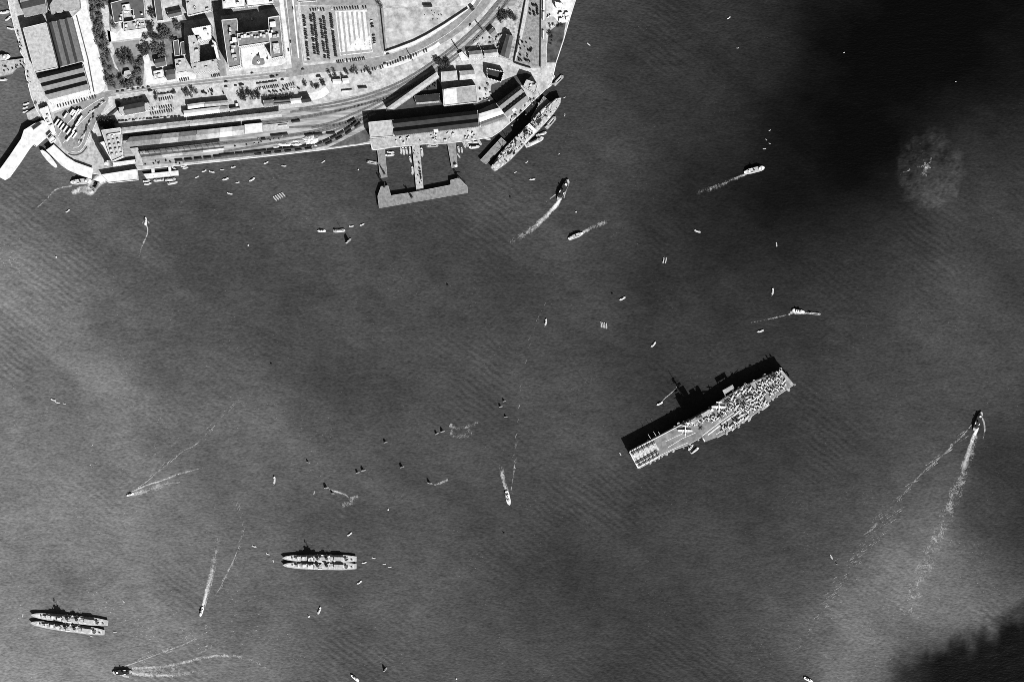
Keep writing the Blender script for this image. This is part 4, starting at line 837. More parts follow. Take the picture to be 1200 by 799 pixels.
# ------------------------------------------------------------------ trees
def tree_proto(seed, dark):
    def make():
        r = random.Random(seed); t = thing('tree', 'tree', 'tree')
        b = MB(); b.tube((0, 0, -.3), (.2, .1, 2.6), .38, 7, .26)
        for k in range(5):
            a = k * 1.26 + r.random(); q = Vector((math.cos(a) * 2.2, math.sin(a) * 2.2, 4.6 + r.random())); b.tube((.2, .1, 2.4), q, .2, 5, .08)
        b.build('trunk', M['bark'], t)
        b = MB(); R = 4.6
        for k in range(30):
            while True:
                p = Vector((r.uniform(-1, 1), r.uniform(-1, 1), r.uniform(-1, 1)))
                if .25 < p.length < 1: break
            p = Vector((p.x * R * (1 + .25 * math.sin(3 * seed)), p.y * R, 5.6 + p.z * 2.7)); cr = r.uniform(.8, 1.7)
            for j in range(15):
                d = Vector((r.gauss(0, 1), r.gauss(0, 1), r.gauss(0, .7))).normalized() * cr * r.uniform(.5, 1); c = p + d
                n = (d.normalized() + Vector((0, 0, .5)) + Vector((r.uniform(-.6, .6), r.uniform(-.6, .6), r.uniform(-.4, .4)))).normalized()
                u = n.cross(Vector((r.uniform(-1, 1), r.uniform(-1, 1), .3))).normalized(); w = n.cross(u); s = r.uniform(.35, .75)
                b.add([c + u * s, c + w * s * .6, c - u * s, c - w * s * .6], [(0, 1, 2, 3)])
        b.build('crown', M['leaf2' if dark else 'leaf'], t)
        return t
    return make
def trees(label, group, pts, r0=3.2, r1=4.6, dark=False):
    for i, (x, y) in enumerate(pts):
        v = rnd.randrange(4); s = rnd.uniform(r0, r1) * S / 4.9
        o = spawn(('tree', v, dark), tree_proto(v + 3 + 10 * dark, dark), label, P(x, y, ZG), rnd.uniform(0, 6.28), (s * rnd.uniform(.75, 1.2), s * rnd.uniform(.75, 1.2), s * rnd.uniform(.6, .95)), group)
        o['category'] = 'tree'
def band(pts, n, w):
    c = spline(pts, 10); out = []
    for i in range(n):
        p = c[int((i + rnd.random()) / n * (len(c) - 1))]; d = Vector((rnd.uniform(-w, w), rnd.uniform(-1, 1), 0)); out.append((p.x + d.x, p.y + d.y))
    return out
def blob(x, y, rx, ry, n):
    out = []
    while len(out) < n:
        a, b_ = rnd.uniform(-1, 1), rnd.uniform(-1, 1)
        if a * a + b_ * b_ < 1: out.append((x + a * rx, y + b_ * ry))
    return out
trees('grey-green tree in the long belt of trees along the bright avenue', 'avenue tree belt', band([(113,0),(114,20),(117,36),(121,52),(125,70),(129,90),(132,104)], 44, 5.5), 2.6, 3.8)
trees('tree on the verge right against the bright avenue edge', 'avenue verge trees', band([(106,14),(110,30),(114,46),(118,60)], 9, 1.5), 2, 2.8)
trees('dark dense tree in the clump beside the garden lawn', 'lawn clump', blob(148, 68, 8, 8, 9), 3, 4.2, True)
trees('tree in the lower garden above the main road', 'lower garden trees', blob(152, 97, 16, 8, 16) + blob(162, 78, 8, 9, 8), 3, 4.2)
trees('dark tall tree on the right edge of the lawn', 'right lawn trees', blob(169, 54, 6, 10, 9) + blob(178, 32, 4, 5, 4) + blob(180, 42, 5, 5, 5), 3, 4.4, True)
trees('tree in the upper right garden beside the hostel', 'hostel garden trees', blob(196, 40, 9, 12, 13) + blob(190, 58, 10, 8, 9) + blob(208, 34, 6, 6, 5), 2.8, 4.2)
trees('dark tree between the dark hall and the narrow long block', 'hall side trees', blob(177, 17, 4, 5, 6), 2.4, 3.4, True)
trees('tree in the dark leafy corner left of the hall', 'hall corner trees', blob(120, 4, 8, 8, 9) + blob(134, 28, 3, 6, 4), 2.4, 3.4)
trees('dark tree in the thick clump at the corner of the terminus', 'terminus clump', blob(123, 145, 10, 5.5, 13) + blob(134, 146, 4, 3, 3), 3, 4, True)
trees('dark tree beside the main road above the white sheds', 'shed side trees', blob(222, 109, 10, 5, 10), 2.4, 3.6)
trees('dark roadside tree between road and parked cars', 'roadside trees left', blob(183, 111, 3, 6, 4) + blob(203, 109, 2, 4, 2), 2, 3, True)
trees('large dark tree among the cars in front of the hotel road', 'dark trees among cars', blob(288, 112, 8, 6, 10) + blob(302, 112, 4, 4, 4), 2.6, 3.8, True)
trees('dark tree in the clipped row above the dark sheds', 'clipped row', [(310 + 3.1 * i, 114.8 - .3 * i) for i in range(12)], 1.9, 2.5, True)
trees('dark tree by the open ground below the car park corner', 'open ground trees', blob(360, 98, 4, 3, 3) + blob(370, 100, 4, 3, 4) + blob(380, 97, 4, 3, 4), 1.8, 2.8, True)
trees('dark roadside tree behind the two bright huts', 'roadside trees behind huts', [(385,85),(388,90),(391.5,84),(393,89),(401,89),(404.5,83),(407,86),(412,84.5),(416,83),(418.5,86),(431,82),(434,86)], 2, 3.2, True)
trees('single dark tree at the bend of the main road', 'bend tree', [(481.5,69)], 1.5, 1.6, True)
trees('dark round tree in the clump beside the level crossing', 'crossing clump', blob(520, 73, 9, 4.5, 11), 2.8, 3.8, True)
trees('dark tree in the thicket between railway and workshop', 'railway thicket', blob(588, 18, 5, 8, 9) + blob(599, 20, 6, 5, 6), 2.4, 3.6, True)
trees('dark tree at the top left corner of the playing field', 'field corner trees', [(444,4),(446.5,8)], 1.8, 2.4, True)
trees('low dark scrub bush at the edge of the cinder ground', 'cinder scrub', blob(652, 31, 9, 4, 9) + blob(645, 44, 3, 9, 8), 1.2, 2.2, True)
trees('dark bush on the shore beside the ferry pier sampans', 'shore bushes', [(42,121),(50,124),(52,122.5)], 1.8, 2.4, True)
# ------------------------------------------------------------------ vehicles
def car_mesh(nm, m, L=4.3, Wd=1.75, van=False):
    b = MB()
    prof = [(-.5, .35, .62), (-.5, .8, .9), (-.28, .95, 1), (-.2, 1.48, .86), (.12, 1.5, .86), (.24, .98, 1), (.5, .82, .9), (.5, .35, .62)] if not van else [(-.5, .4, .95), (-.5, 2.3, .95), (.18, 2.35, .95), (.22, 1.9, .92), (.3, 1.25, .9), (.5, 1.15, .85), (.5, .4, .85)]
    n = len(prof); vs_ = []
    for x, z, w in prof: vs_ += [(x * L, -w * Wd / 2, z), (x * L, w * Wd / 2, z)]
    b.add(vs_, [(2 * i, 2 * i + 2, 2 * i + 3, 2 * i + 1) for i in range(n - 1)] + [tuple(range(0, 2 * n, 2)), tuple(range(2 * n - 1, 0, -2)), (0, 1, 2 * n - 1, 2 * n - 2)])
    for sx in (-.31, .32):
        for sy in (-1, 1): b.tube((sx * L, sy * (Wd / 2 - .2), .32), (sx * L, sy * Wd / 2, .32), .32, 8)
    o = b.build(nm, m); me = o.data; bpy.data.objects.remove(o); return me
CARD, CARL = car_mesh('car', M['card']), car_mesh('car', M['carl'])
VAN, VANL = car_mesh('lorry', M['jetd'], 6.5, 2.2, True), car_mesh('lorry', M['carl'], 6.5, 2.2, True)
NC = [0]
def cars(label, group, x0, y0, x1, y1, n, dx, dy, jit=.25, pale=.06, skip=.0, mesh=None, name='car', cat='car', z=.12):
    for i in range(n):
        if rnd.random() < skip: continue
        u = i / max(1, n - 1); pl = rnd.random() < pale
        me = mesh or (CARL if pl else CARD)
        o = bpy.data.objects.new(name, me); COL.objects.link(o); NC[0] += 1
        o.location = P(x0 + (x1 - x0) * u + rnd.uniform(-jit, jit), y0 + (y1 - y0) * u + rnd.uniform(-jit, jit), ZG + z)
        o.rotation_euler = (0, 0, head(dx, dy) + rnd.uniform(-.08, .08) + (math.pi if rnd.random() < .3 else 0)); s = rnd.uniform(.92, 1.1); o.scale = (s * 1.1, s * 1.1, s)
        tag(o, label, cat, group)
cars('dark car parked in the leftmost row of the big car park', 'car park leftmost row', 356, 19, 361.5, 70, 21, 4, 1)
cars('dark car in the left half of the first double row of the big car park', 'car park second row', 364, 18, 369, 63, 19, 4, 1, skip=.08)
cars('dark car in the right half of the first double row of the big car park', 'car park third row', 367.8, 17, 373, 64, 20, 4, 1, skip=.05)
cars('dark car in the left half of the second double row of the big car park', 'car park fourth row', 375.6, 21, 381, 68, 19, 4, 1, skip=.08)
cars('dark car in the right half of the second double row of the big car park', 'car park fifth row', 379.2, 20, 385.3, 68, 20, 4, 1, skip=.05)
cars('dark car in the row beside the bright half of the big car park', 'car park sixth row', 387.3, 16.5, 393.5, 66, 23, 4, 1)
cars('dark car in the top row of the big car park', 'car park top row', 364, 12, 429, 8.6, 22, 1, 4, skip=.12)
cars('dark car in the bottom row of the big car park', 'car park bottom row', 395, 73, 427, 68.6, 15, 1, 4)
cars('dark car in the right edge row of the big car park', 'car park right row', 435.5, 25, 439, 52, 9, 4, -1, skip=.15)
cars('dark car in the slanting row along the road verge below the field', 'verge row', 448.5, 78.3, 503, 58.5, 19, 1, 4, pale=.1, skip=.1)
cars('car parked on the verge above the railway yard', 'verge row left', 424, 84, 446, 79.5, 8, 1, 4, pale=.2)
cars('dark car parked end-on in the left lot of the hall, upper row', 'hall lot upper row', 186, 110.7, 201, 108.8, 5, 4, -.5)
cars('dark car in the long middle row of the hall car lot', 'hall lot middle row', 187, 117, 202, 114.5, 7, 1, 4)
cars('dark car in the third row of the hall car lot', 'hall lot third row', 179, 127.5, 201, 124.5, 9, 1.5, 4, pale=.2)
cars('dark car in the lowest row of the hall car lot', 'hall lot lowest row', 177, 133.4, 204, 129, 11, 1.5, 4, pale=.15)
cars('car in the line along the railway fence below the white-ended hall', 'railway fence line', 140, 142, 210, 136.5, 18, 4, -.6, pale=.35)
cars('dark car parked along the garden kerb of the main road', 'garden kerb line', 138, 107.6, 174, 102.2, 7, 4, -.6, pale=.1)
cars('dark car in the forecourt behind the white-ended hall', 'hall forecourt', 145.5, 117, 165, 114, 4, 4, -.6)
cars('dark car in the upper line of the lot below the hotel', 'hotel lot upper line', 302, 98, 323, 95.4, 7, 4, -.5)
cars('dark car in the middle line of the lot below the hotel', 'hotel lot middle line', 302, 104.3, 326, 101, 12, 1.5, 4)
cars('dark car in the right block of the lot below the hotel', 'hotel lot right block', 332, 101.5, 344, 98.5, 6, 1.5, 4)
cars('car in the lower line of the lot below the hotel', 'hotel lot lower line', 316, 108.4, 350, 103, 9, 3, 2, jit=.8, pale=.2)
cars('dark car parked before the pale tenement by the main road', 'tenement kerb cars', 211, 94.3, 221, 92.4, 5, 1, 4)
cars('dark car parked before the hostel on the main road', 'hostel kerb cars', 248.5, 89.5, 257, 88, 5, 1, 4)
cars('car waiting in the queue on the ferry plaza loop', 'plaza loop cars', 93, 167, 110, 134, 13, 2, -4, jit=1.1, pale=.55)
cars('car in the approach lanes to the ferry plaza', 'plaza approach cars', 104, 134, 122, 118.5, 8, 4, -3, jit=.9, pale=.5)
cars('dark car parked along the forecourt of the striped godown', 'godown forecourt cars', 68, 124.5, 112, 113.5, 15, 1, 3, pale=.1)
for k, (x, y, dx, dy, lb) in enumerate([(242.5,80,4,-.6,'car passing on the main road below the hostel'),(265,96.3,4,-.6,'lone car on the main road near the hostel corner'),(265,102,4,-.6,'lone car on the pale ground above the white sheds'),(295.5,86,4,-.6,'dark car on the main road below the hotel'),(325,88.4,4,-.7,'dark car following the lorry below the hotel'),(331,94,4,-.7,'lone dark car at the top of the hotel lot'),(355,81.6,4,-.6,'lone dark car at the crossing below the car park'),(340.6,49,1,6,'dark car going down the broad street beside the hotel'),(343,10,1,6,'dark car at the top of the broad street beside the hotel'),(338,59,1,6,'dark car near the lower end of the broad street'),(451,74.5,4,-1,'dark car on the main road below the field corner'),(469,67.5,4,-2,'lone dark car on the inner lane of the bend'),(551,29.5,3,-3,'small dark car on the outer road of the bend'),(276,100.5,4,-.5,'first dark car in a short kerb line left of the hotel lot'),(454.5,63.5,4,-1,'dark car parked at the lower corner of the playing field')]):
    cars(lb, None, x, y, x, y, 1, dx, dy, pale=0)
for k, (x, y, dx, dy, lb) in enumerate([(176.5,106.6,4,-.6,'dark lorry on the main road beside the roadside trees'),(319.5,90.5,4,-.6,'dark lorry on the road below the hotel'),(373,90.0,4,-.4,'dark lorry on the open ground below the car park'),(283,100,4,-.5,'dark lorry parked on the kerb left of the hotel lot'),(412,58,1,3,'x')][:4]):
    cars(lb, None, x, y, x, y, 1, dx, dy, mesh=VAN, name='lorry', cat='lorry')
# buses at the ferry plaza
def bus():
    t = thing('bus', 'bus', 'bus')
    b = MB(); b.box((0, 0, .5), (8.6, 2.4, 3.4)); b.build('body', M['busb'], t)
    b = MB(); b.prism([(-4.35, -1.22), (4.35, -1.22), (4.35, 1.22), (-4.35, 1.22)], 3.9, 4.25, [(-4.1, -.95), (4.1, -.95), (4.1, .95), (-4.1, .95)]); b.build('roof', M['busr'], t)
    for s in (-1, 1):
        b = MB(); b.prism([(-3.9, s * 1.2), (3.6, s * 1.2), (3.6, s * 1.24), (-3.9, s * 1.24)], 2.6, 3.4, bottom=True); b.build('window_band', M['wind'], t)
    b = MB(); b.prism([(4.3, -1.0), (4.34, -1.0), (4.34, 1.0), (4.3, 1.0)], 1.8, 3.2, bottom=True); b.build('windscreen', M['wind'], t)
    for x in (-2.6, 2.7):
        for s in (-1, 1): b = MB(); b.tube((x, s * .85, .5), (x, s * 1.21, .5), .5, 10); b.build('wheel', M['tyre'], t)
    return t
BUS = [(67,143.5),(70.5,145.5),(73.2,148.6),(77,151.2),(81,154.4),(85.2,157.5),(88.3,159)] ; BUS2 = [(77.2,135.8),(84.6,131.5),(86.8,132.6),(91,131),(94,131.3),(87.4,137),(94.8,138.8),(91,145),(87.4,152),(80.5,163)]
for i, (x, y) in enumerate(BUS):
    o = spawn('bus', bus, 'pale roofed bus in the parallel row at the middle of the ferry plaza', P(x, y, ZG + .15), head(5, -7), (1.28, 1.1, 1), 'row of buses on the plaza'); o['category'] = 'bus'
for i, (x, y) in enumerate(BUS2):
    lb = ['pale bus alone left of the upper pairs on the plaza', 'left bus of the upper left pair on the plaza', 'right bus of the upper left pair on the plaza', 'left bus of the upper right pair on the plaza', 'right bus of the upper right pair on the plaza', 'pale bus below the upper left pair on the plaza', 'pale bus at the right edge of the upper plaza', 'pale bus right of the parallel row on the plaza', 'pale bus near the loop at the right of the row', 'pale bus at the bottom of the plaza near the pier'][i]
    o = spawn('bus', bus, lb, P(x, y, ZG + .15), head(5, -7), (1.1, 1.1, 1)); o['category'] = 'bus'
# railway wagons and locomotives
def wagon(m):
    def make():
        t = thing('railway_wagon', 'railway wagon', 'railway wagon')
        b = MB(); b.box((0, 0, 1.1), (12.5, 2.8, 2.2)); b.build('body', M['wagon'], t)
        b = MB()
        for k in range(5):
            a0, a1 = math.pi * k / 5, math.pi * (k + 1) / 5
            b.add([(-6.35, 1.5 * math.cos(a0), 3.3 + .6 * math.sin(a0)), (6.35, 1.5 * math.cos(a0), 3.3 + .6 * math.sin(a0)), (6.35, 1.5 * math.cos(a1), 3.3 + .6 * math.sin(a1)), (-6.35, 1.5 * math.cos(a1), 3.3 + .6 * math.sin(a1))], [(0, 1, 2, 3)])
        b.build('roof', M[m], t)
        for x in (-4.2, 4.2): b = MB(); b.box((x, 0, .5), (2.6, 2, .65)); [b.tube((x + q, -1, .5), (x + q, 1, .5), .45, 8) for q in (-.8, .8)]; b.build('bogie', M['steel'], t)
        return t
    return make
def wag(label, group, pts, m='wagon', sx=1):
    for x, y, dx, dy in pts:
        o = spawn(('wagon', m), wagon(m), label, P(x, y, ZG + .3), head(dx, dy), (sx, .95, .62), group); o['category'] = 'railway wagon'
def along(pts, k0, k1, n):
    c = spline(pts, 40); L = [0.0]
    for i in range(1, len(c)): L.append(L[-1] + (c[i] - c[i - 1]).length)
    out = []
    for i in range(n):
        t = L[-1] * (k0 + (k1 - k0) * i / max(1, n - 1)); j = max(0, min(len(c) - 2, next((q for q in range(len(L) - 1) if L[q + 1] >= t), len(c) - 2))); d = c[j + 1] - c[j]; out.append((c[j].x, c[j].y, d.x, d.y))
    return out
TW = [(262,182.2),(300,178.3),(330,175),(356,172),(378,167.4),(396,158.7),(410,149.6),(419,142.5)]
wag('dark wagon in the long train curving along the waterfront', 'waterfront train', along(TW, 0, .97, 18), sx=.93)
wag('dark wagon in the shorter train nearest the quay edge', 'quayside train', along([(302,181),(330,178.3),(350,176),(363,174.5)], .02, .98, 6), sx=.8)
wag('dark wagon standing along the quay beside the southern platform', 'platform side wagons', along([(209,188.6),(220,187.6),(231,186.4),(243,185.2),(256,183.6)], .02, .98, 5), sx=.9)
wag('dark wagon in the second line near the grass triangle', 'second line wagons', along([(384,168.6),(400,161),(414,151.6),(420,146.6)], .05, .98, 4), sx=.9)
for x, y, dx, dy, lb in [(322.5,159.2,9,-1,'left of two coupled dark wagons in the middle of the yard'),(332.5,158,9,-1,'right of two coupled dark wagons in the middle of the yard'),(362.5,158.6,8,-1,'dark wagon half hidden by the steam cloud'),(373,157.8,8,-.6,'dark wagon right of the steam cloud'),(388,156.6,8,-.6,'pair-length dark wagon right of the steam cloud, furthest'),(347,142.6,9,-1.4,'dark wagon at the end of the middle platform'),(412,142,9,-5,'dark wagon by the black godown shadow'),(425,103,9,-.6,'lone dark wagon on the upper sidings')]:
    wag(lb, None, [(x, y, dx, dy)], sx=1.05)
wag('pale roofed wagon on the upper sidings', None, [(407,107,9,-.8)], 'wagonl', 1.3)
wag('pale roofed wagon beside the open platform', None, [(331.5,147.5,9,-.8)], 'wagonl', 1.1)
wag('short dark engine standing alone in the lower yard', None, [(309,163.6,6,-.4)], 'wagon', .5)
# white cloud of steam from an engine in the yard
b = MB(); r_ = random.Random(5); sp = [(r_.uniform(0, 6.28), r_.uniform(.7, 1.5)) for _ in range(40)]
def bank(cx, cy, rx, ry, h, tilt):
    nn, mm = 44, 9; vs_ = []; fs = []
    for i in range(nn):
        a = 2 * math.pi * i / nn; R = .62 + .5 * abs(noise.noise(Vector((cx + 2.2 * math.cos(a), 2.2 * math.sin(a), 3)))) + .22 * r_.random() * (1.6 if math.sin(a) < 0 else .6)
        for j in range(mm + 1):
            q = j / mm; x = cx + rx * R * q * math.cos(a) - ry * R * q * math.sin(a) * tilt; y = cy + ry * R * q * math.sin(a); z = ZG + .6 + h * (1 - q * q) * (.75 + .5 * noise.noise(Vector((x * .5, y * .5, 1)))); vs_.append(P(x, y, z))
    for i in range(nn):
        for j in range(mm): a, e = i * (mm + 1) + j, ((i + 1) % nn) * (mm + 1) + j; fs.append((a, e, e + 1, a + 1))
    b.add(vs_, fs)
bank(364.5, 165, 10.5, 7.5, 3.2, -.25); bank(348, 169.6, 7, 2.6, 2, 0); bank(334, 169.8, 9, 2.4, 1.6, .2); bank(323.5, 172.6, 4.5, 1.4, 1.2, 0); bank(346, 165.6, 5, 1.5, 1.2, 0)
_b = M['steam'].node_tree.nodes['Principled BSDF']; _b.inputs['Alpha'].default_value = .8; _b.inputs['Subsurface Weight'].default_value = 1.0; _b.inputs['Subsurface Radius'].default_value = (6, 6, 6)
o = b.build('steam_cloud', M['steam'], None, origin=P(364, 165, ZG), smooth=True); tag(o, 'bright white cloud of steam over the railway yard', 'steam', kind='stuff')
# ------------------------------------------------------------------ small craft
def sampan():
    t = thing('sampan', 'sampan', 'sampan'); b = MB(); b.hull(10, 2.9, .9, -.4, .7, .5, .45, 1.0, .8, 10); b.build('hull', M['woodl'], t)
    b = MB()
    for k in range(6):
        a0, a1 = math.pi * k / 6, math.pi * (k + 1) / 6
        b.add([(-2.6, 1.3 * math.cos(a0), .9 + 1.1 * math.sin(a0)), (1.6, 1.3 * math.cos(a0), .9 + 1.1 * math.sin(a0)), (1.6, 1.3 * math.cos(a1), .9 + 1.1 * math.sin(a1)), (-2.6, 1.3 * math.cos(a1), .9 + 1.1 * math.sin(a1))], [(0, 1, 2, 3)])
    b.build('canopy', M['mat_'], t)
    b = MB(); b.tube((-4.6, .2, 1.1), (-7.2, 1.2, .1), .12, 5); b.build('stern_oar', M['wood'], t)
    return t
def motorboat():
    t = thing('launch', 'launch', 'launch'); b = MB(); b.hull(14, 3.8, 1.5, -.4, .8, .4, .6, .6, .8, 12); b.build('hull', M['boatw'], t)
    b = MB(); b.box((-.8, 0, 1.4), (6, 2.6, 1.6), 0, .9); b.build('cabin', M['boatw'], t)
    b = MB(); b.box((1.6, 0, 3.0), (1.6, 2.0, .9), 0, .9); b.build('wheelhouse', M['navy'], t)
    b = MB(); b.cyl(-1.6, 0, .4, 2.9, 4.6, 8); b.build('funnel', M['boatd'], t)
    b = MB(); b.tube((3.2, 0, 1.5), (3.2, 0, 6), .1); b.build('mast', M['wood'], t)
    return t
def junk():
    t = thing('sailing_junk', 'junk', 'junk'); b = MB(); b.hull(11, 3.2, 1.3, -.4, .6, .5, .6, 1.4, .82, 12); b.build('hull', M['wood'], t)
    b = MB(); b.tube((.6, 0, 1), (.9, 0, 12), .16); b.build('mast', M['wood'], t)
    # a battened sail with a little belly, sheeted almost fore and aft
    n = 7; m = 5; vs_ = []
    for s in (.04, -.04):
        for i in range(n + 1):
            z = 2.2 + 9.4 * i / n; w = 6.2 * (1 - .45 * (i / n) ** 2)
            for j in range(m + 1):
                q = j / m; vs_.append((1.9 - w * q, s + .35 * math.sin(q * 3.1) + (0.08 if i % 2 else 0), z + .9 * (1 - q) * i / n))
    k = (n + 1) * (m + 1); fs = []
    for s in (0, 1):
        for i in range(n):
            for j in range(m):
                a = s * k + i * (m + 1) + j; fs.append((a, a + 1, a + m + 2, a + m + 1))
    b = MB(); b.add(vs_, fs); b.build('sail', M['sail'], t)
    b = MB(); b.box((-3.6, 0, 1.2), (2.6, 2.2, 1.2), 0, .9); b.build('stern_cabin', M['mat_'], t)
    return t
def lighter():
    t = thing('lighter', 'lighter', 'lighter'); b = MB(); b.hull(26, 7.5, 2.2, -.5, .35, .3, .8, .3, .92, 12); b.build('hull', M['wood'], t)
    b = MB(); b.box((1.5, 0, 2.2), (13, 4.6, .7)); hc = b.build('hatch_coaming', M['woodl'], t)
    b = MB(); b.box((1.5, -.7, 2.75), (11.6, 2.2, .2)); b.build('hold', M['hold'], hc)
    b = MB(); b.box((-9.2, 0, 2.2), (3.6, 4.4, 2.2), 0, .9); b.build('deckhouse', M['navy'], t)
    b = MB(); b.tube((9, 0, 2), (9, 0, 9), .2); b.build('mast', M['wood'], t)
    return t
def bargejunk():
    t = thing('cargo_junk', 'cargo junk', 'junk'); b = MB(); b.hull(19, 5.2, 1.9, -.5, .5, .4, .75, 1.0, .85, 12); b.build('hull', M['woodl'], t)
    b = MB()
    for k in range(6):
        a0, a1 = math.pi * k / 6, math.pi * (k + 1) / 6
        b.add([(-4.6, 2.1 * math.cos(a0), 1.9 + 1.3 * math.sin(a0)), (3.4, 2.1 * math.cos(a0), 1.9 + 1.3 * math.sin(a0)), (3.4, 2.1 * math.cos(a1), 1.9 + 1.3 * math.sin(a1)), (-4.6, 2.1 * math.cos(a1), 1.9 + 1.3 * math.sin(a1))], [(0, 1, 2, 3)])
    b.build('canopy', M['mat_'], t)
    b = MB(); b.box((5.6, 0, 1.9), (3, 2.6, 1.1)); b.build('deck_cargo', M['cargo'], t)
    b = MB(); b.box((-7, 0, 2.0), (2.6, 3, 1.6), 0, .9); b.build('stern_cabin', M['wood'], t)
    b = MB(); b.tube((4, 0, 2), (4.2, 0, 13), .2); b.build('mast', M['wood'], t)
    return t
def ferry(dark):
    def make():
        t = thing('harbour_ferry', 'ferry', 'ferry'); b = MB(); b.hull(34, 8.6, 2.2, -.5, .6, .6, .35, .8, .86, 16); b.build('hull', M['boatw'] if not dark else M['navy'], t)
        b = MB(); b.hull(27, 7.6, 4.4, 2.0, .35, .35, .6, 0, 1, 12); b.build('saloon', M['boatw'] if not dark else M['dwall'], t)
        b = MB(); b.hull(25, 8.2, 4.75, 4.4, .35, .35, .7, 0, 1, 12); b.build('awning', M['roofd'] if dark else M['light'], t)
        b = MB(); b.box((8.4, 0, 4.75), (3, 3.6, 2.2), 0, .92); b.build('wheelhouse', M['boatw'], t)
        b = MB(); b.box((-9.4, 0, 4.75), (2, 3, 1.8), 0, .92); b.build('after_wheelhouse', M['boatd'] if dark else M['boatw'], t)
        b = MB(); b.cyl(-1.0, 0, 1.1, 4.7, 9.6, 12, .95); b.build('funnel', M['boatd'], t)
        b = MB(); b.tube((6, 0, 4.7), (6, 0, 12), .14); b.build('mast', M['wood'], t)
        for s in (-1, 1): b = MB(); b.hull(4, 1.3, .8, 0, .7, .6, .3, 0, .7, 8); o = b.build('lifeboat', M['boatw'], t); o.location = (-4.5, s * 3.2, 4.9)
        return t
    return make
BASE = dict(sampan=(sampan, 10, 'sampan'), junk=(junk, 11, 'junk'), launch=(motorboat, 14, 'launch'), lighter=(lighter, 26, 'lighter'), cargo=(bargejunk, 19, 'junk'), ferryd=(ferry(True), 34, 'ferry'), ferryl=(ferry(False), 34, 'ferry'))
def boat(kind, x, y, dx, dy, Lpx, label, group=None, wid=1.0):
    f, L, cat = BASE[kind]; s = Lpx * S / L
    o = spawn(kind, f, label, P(x, y, 0), head(dx, dy), (s, s * wid, min(s, 1.6) * (.72 if kind == 'junk' else 1)), group); o['category'] = cat; return o
boat('ferryd', 660, 222.6, 9, -17, 27, 'dark roofed ferry turning away from the wharf')
boat('ferryd', 1145.8, 493.4, 8, -19, 24, 'dark roofed ferry under way at the right edge')
boat('ferryd', 143.6, 787, -20, 1, 23, 'dark roofed ferry steaming left along the bottom edge')
boat('ferryl', 674.5, 276.8, -15, 6, 19, 'white ferry below the turning dark ferry')
boat('ferryl', 884, 199.5, 22, -5.5, 25, 'pale vessel heading right in the dark water')
boat('ferryl', 95.5, 213, 24, -2, 25, 'pale ferry lying at the curved ferry pier')
boat('ferryl', -1, 69, 20, -4, 28, 'white ferry cut by the left frame edge beside the jetty')
boat('launch', 152.6, 579.4, -8, 2.4, 9, 'fast white launch heading left at mid left')
boat('launch', 236.4, 716.5, -2, 7, 12, 'launch heading down at the lower left')
boat('launch', 595.3, 583.5, 2, 9, 17, 'white launch heading down near the centre', wid=1.1)
boat('launch', 170.8, 259.5, 0, -6, 10, 'small launch heading up off the railway pier')
boat('launch', 773, 473, -6, 3, 8, 'launch running in beside the aircraft carrier mast shadow')
boat('launch', 936, 364.8, 9, 1.5, 15, 'tug boat pushing at the right of the harbour')
boat('lighter', 954.5, 367.5, 12, 1.2, 15, 'narrow pale lighter ahead of the tug boat', wid=.6)
boat('launch', 416, 794, -6, -5, 12, 'white launch at the bottom edge left of centre')
boat('launch', 947.5, 796, 6, 3, 12, 'launch cut by the bottom edge right of centre')
boat('launch', 377, 270.8, -1, 0, 10, 'white tug leading the tow below the railway')
boat('cargo', 398, 270.6, 1, -.05, 14, 'largest boat in the tow below the railway')
boat('sampan', 412, 265.2, 1, -.1, 6, 'third boat in the tow below the railway')
boat('sampan', 424.4, 263.4, 1, -.4, 6, 'last boat in the tow below the railway')
boat('junk', 408.5, 282.5, 6, -5, 8.5, 'sailing junk just below the tow')
for i in range(5):
    boat('sampan', 322.4 + 2.5 * i, 233.0 - 1.2 * i, 3.4, 4.2, 7, 'white boat in the raft of five moored off the railway', 'raft of five boats', .75)
for i in range(4):
    boat('sampan', 704.4 + 2.1 * i, 380.6 + .5 * i, .4, 4, 7, 'white boat in the raft of four in mid harbour', 'raft of four boats', .7)
for i in range(2): boat('sampan', 777.4 + 2.7 * i, 305.6, -.7, 4, 7, 'pale boat of the moored pair right of centre', 'moored pair of boats', .75)
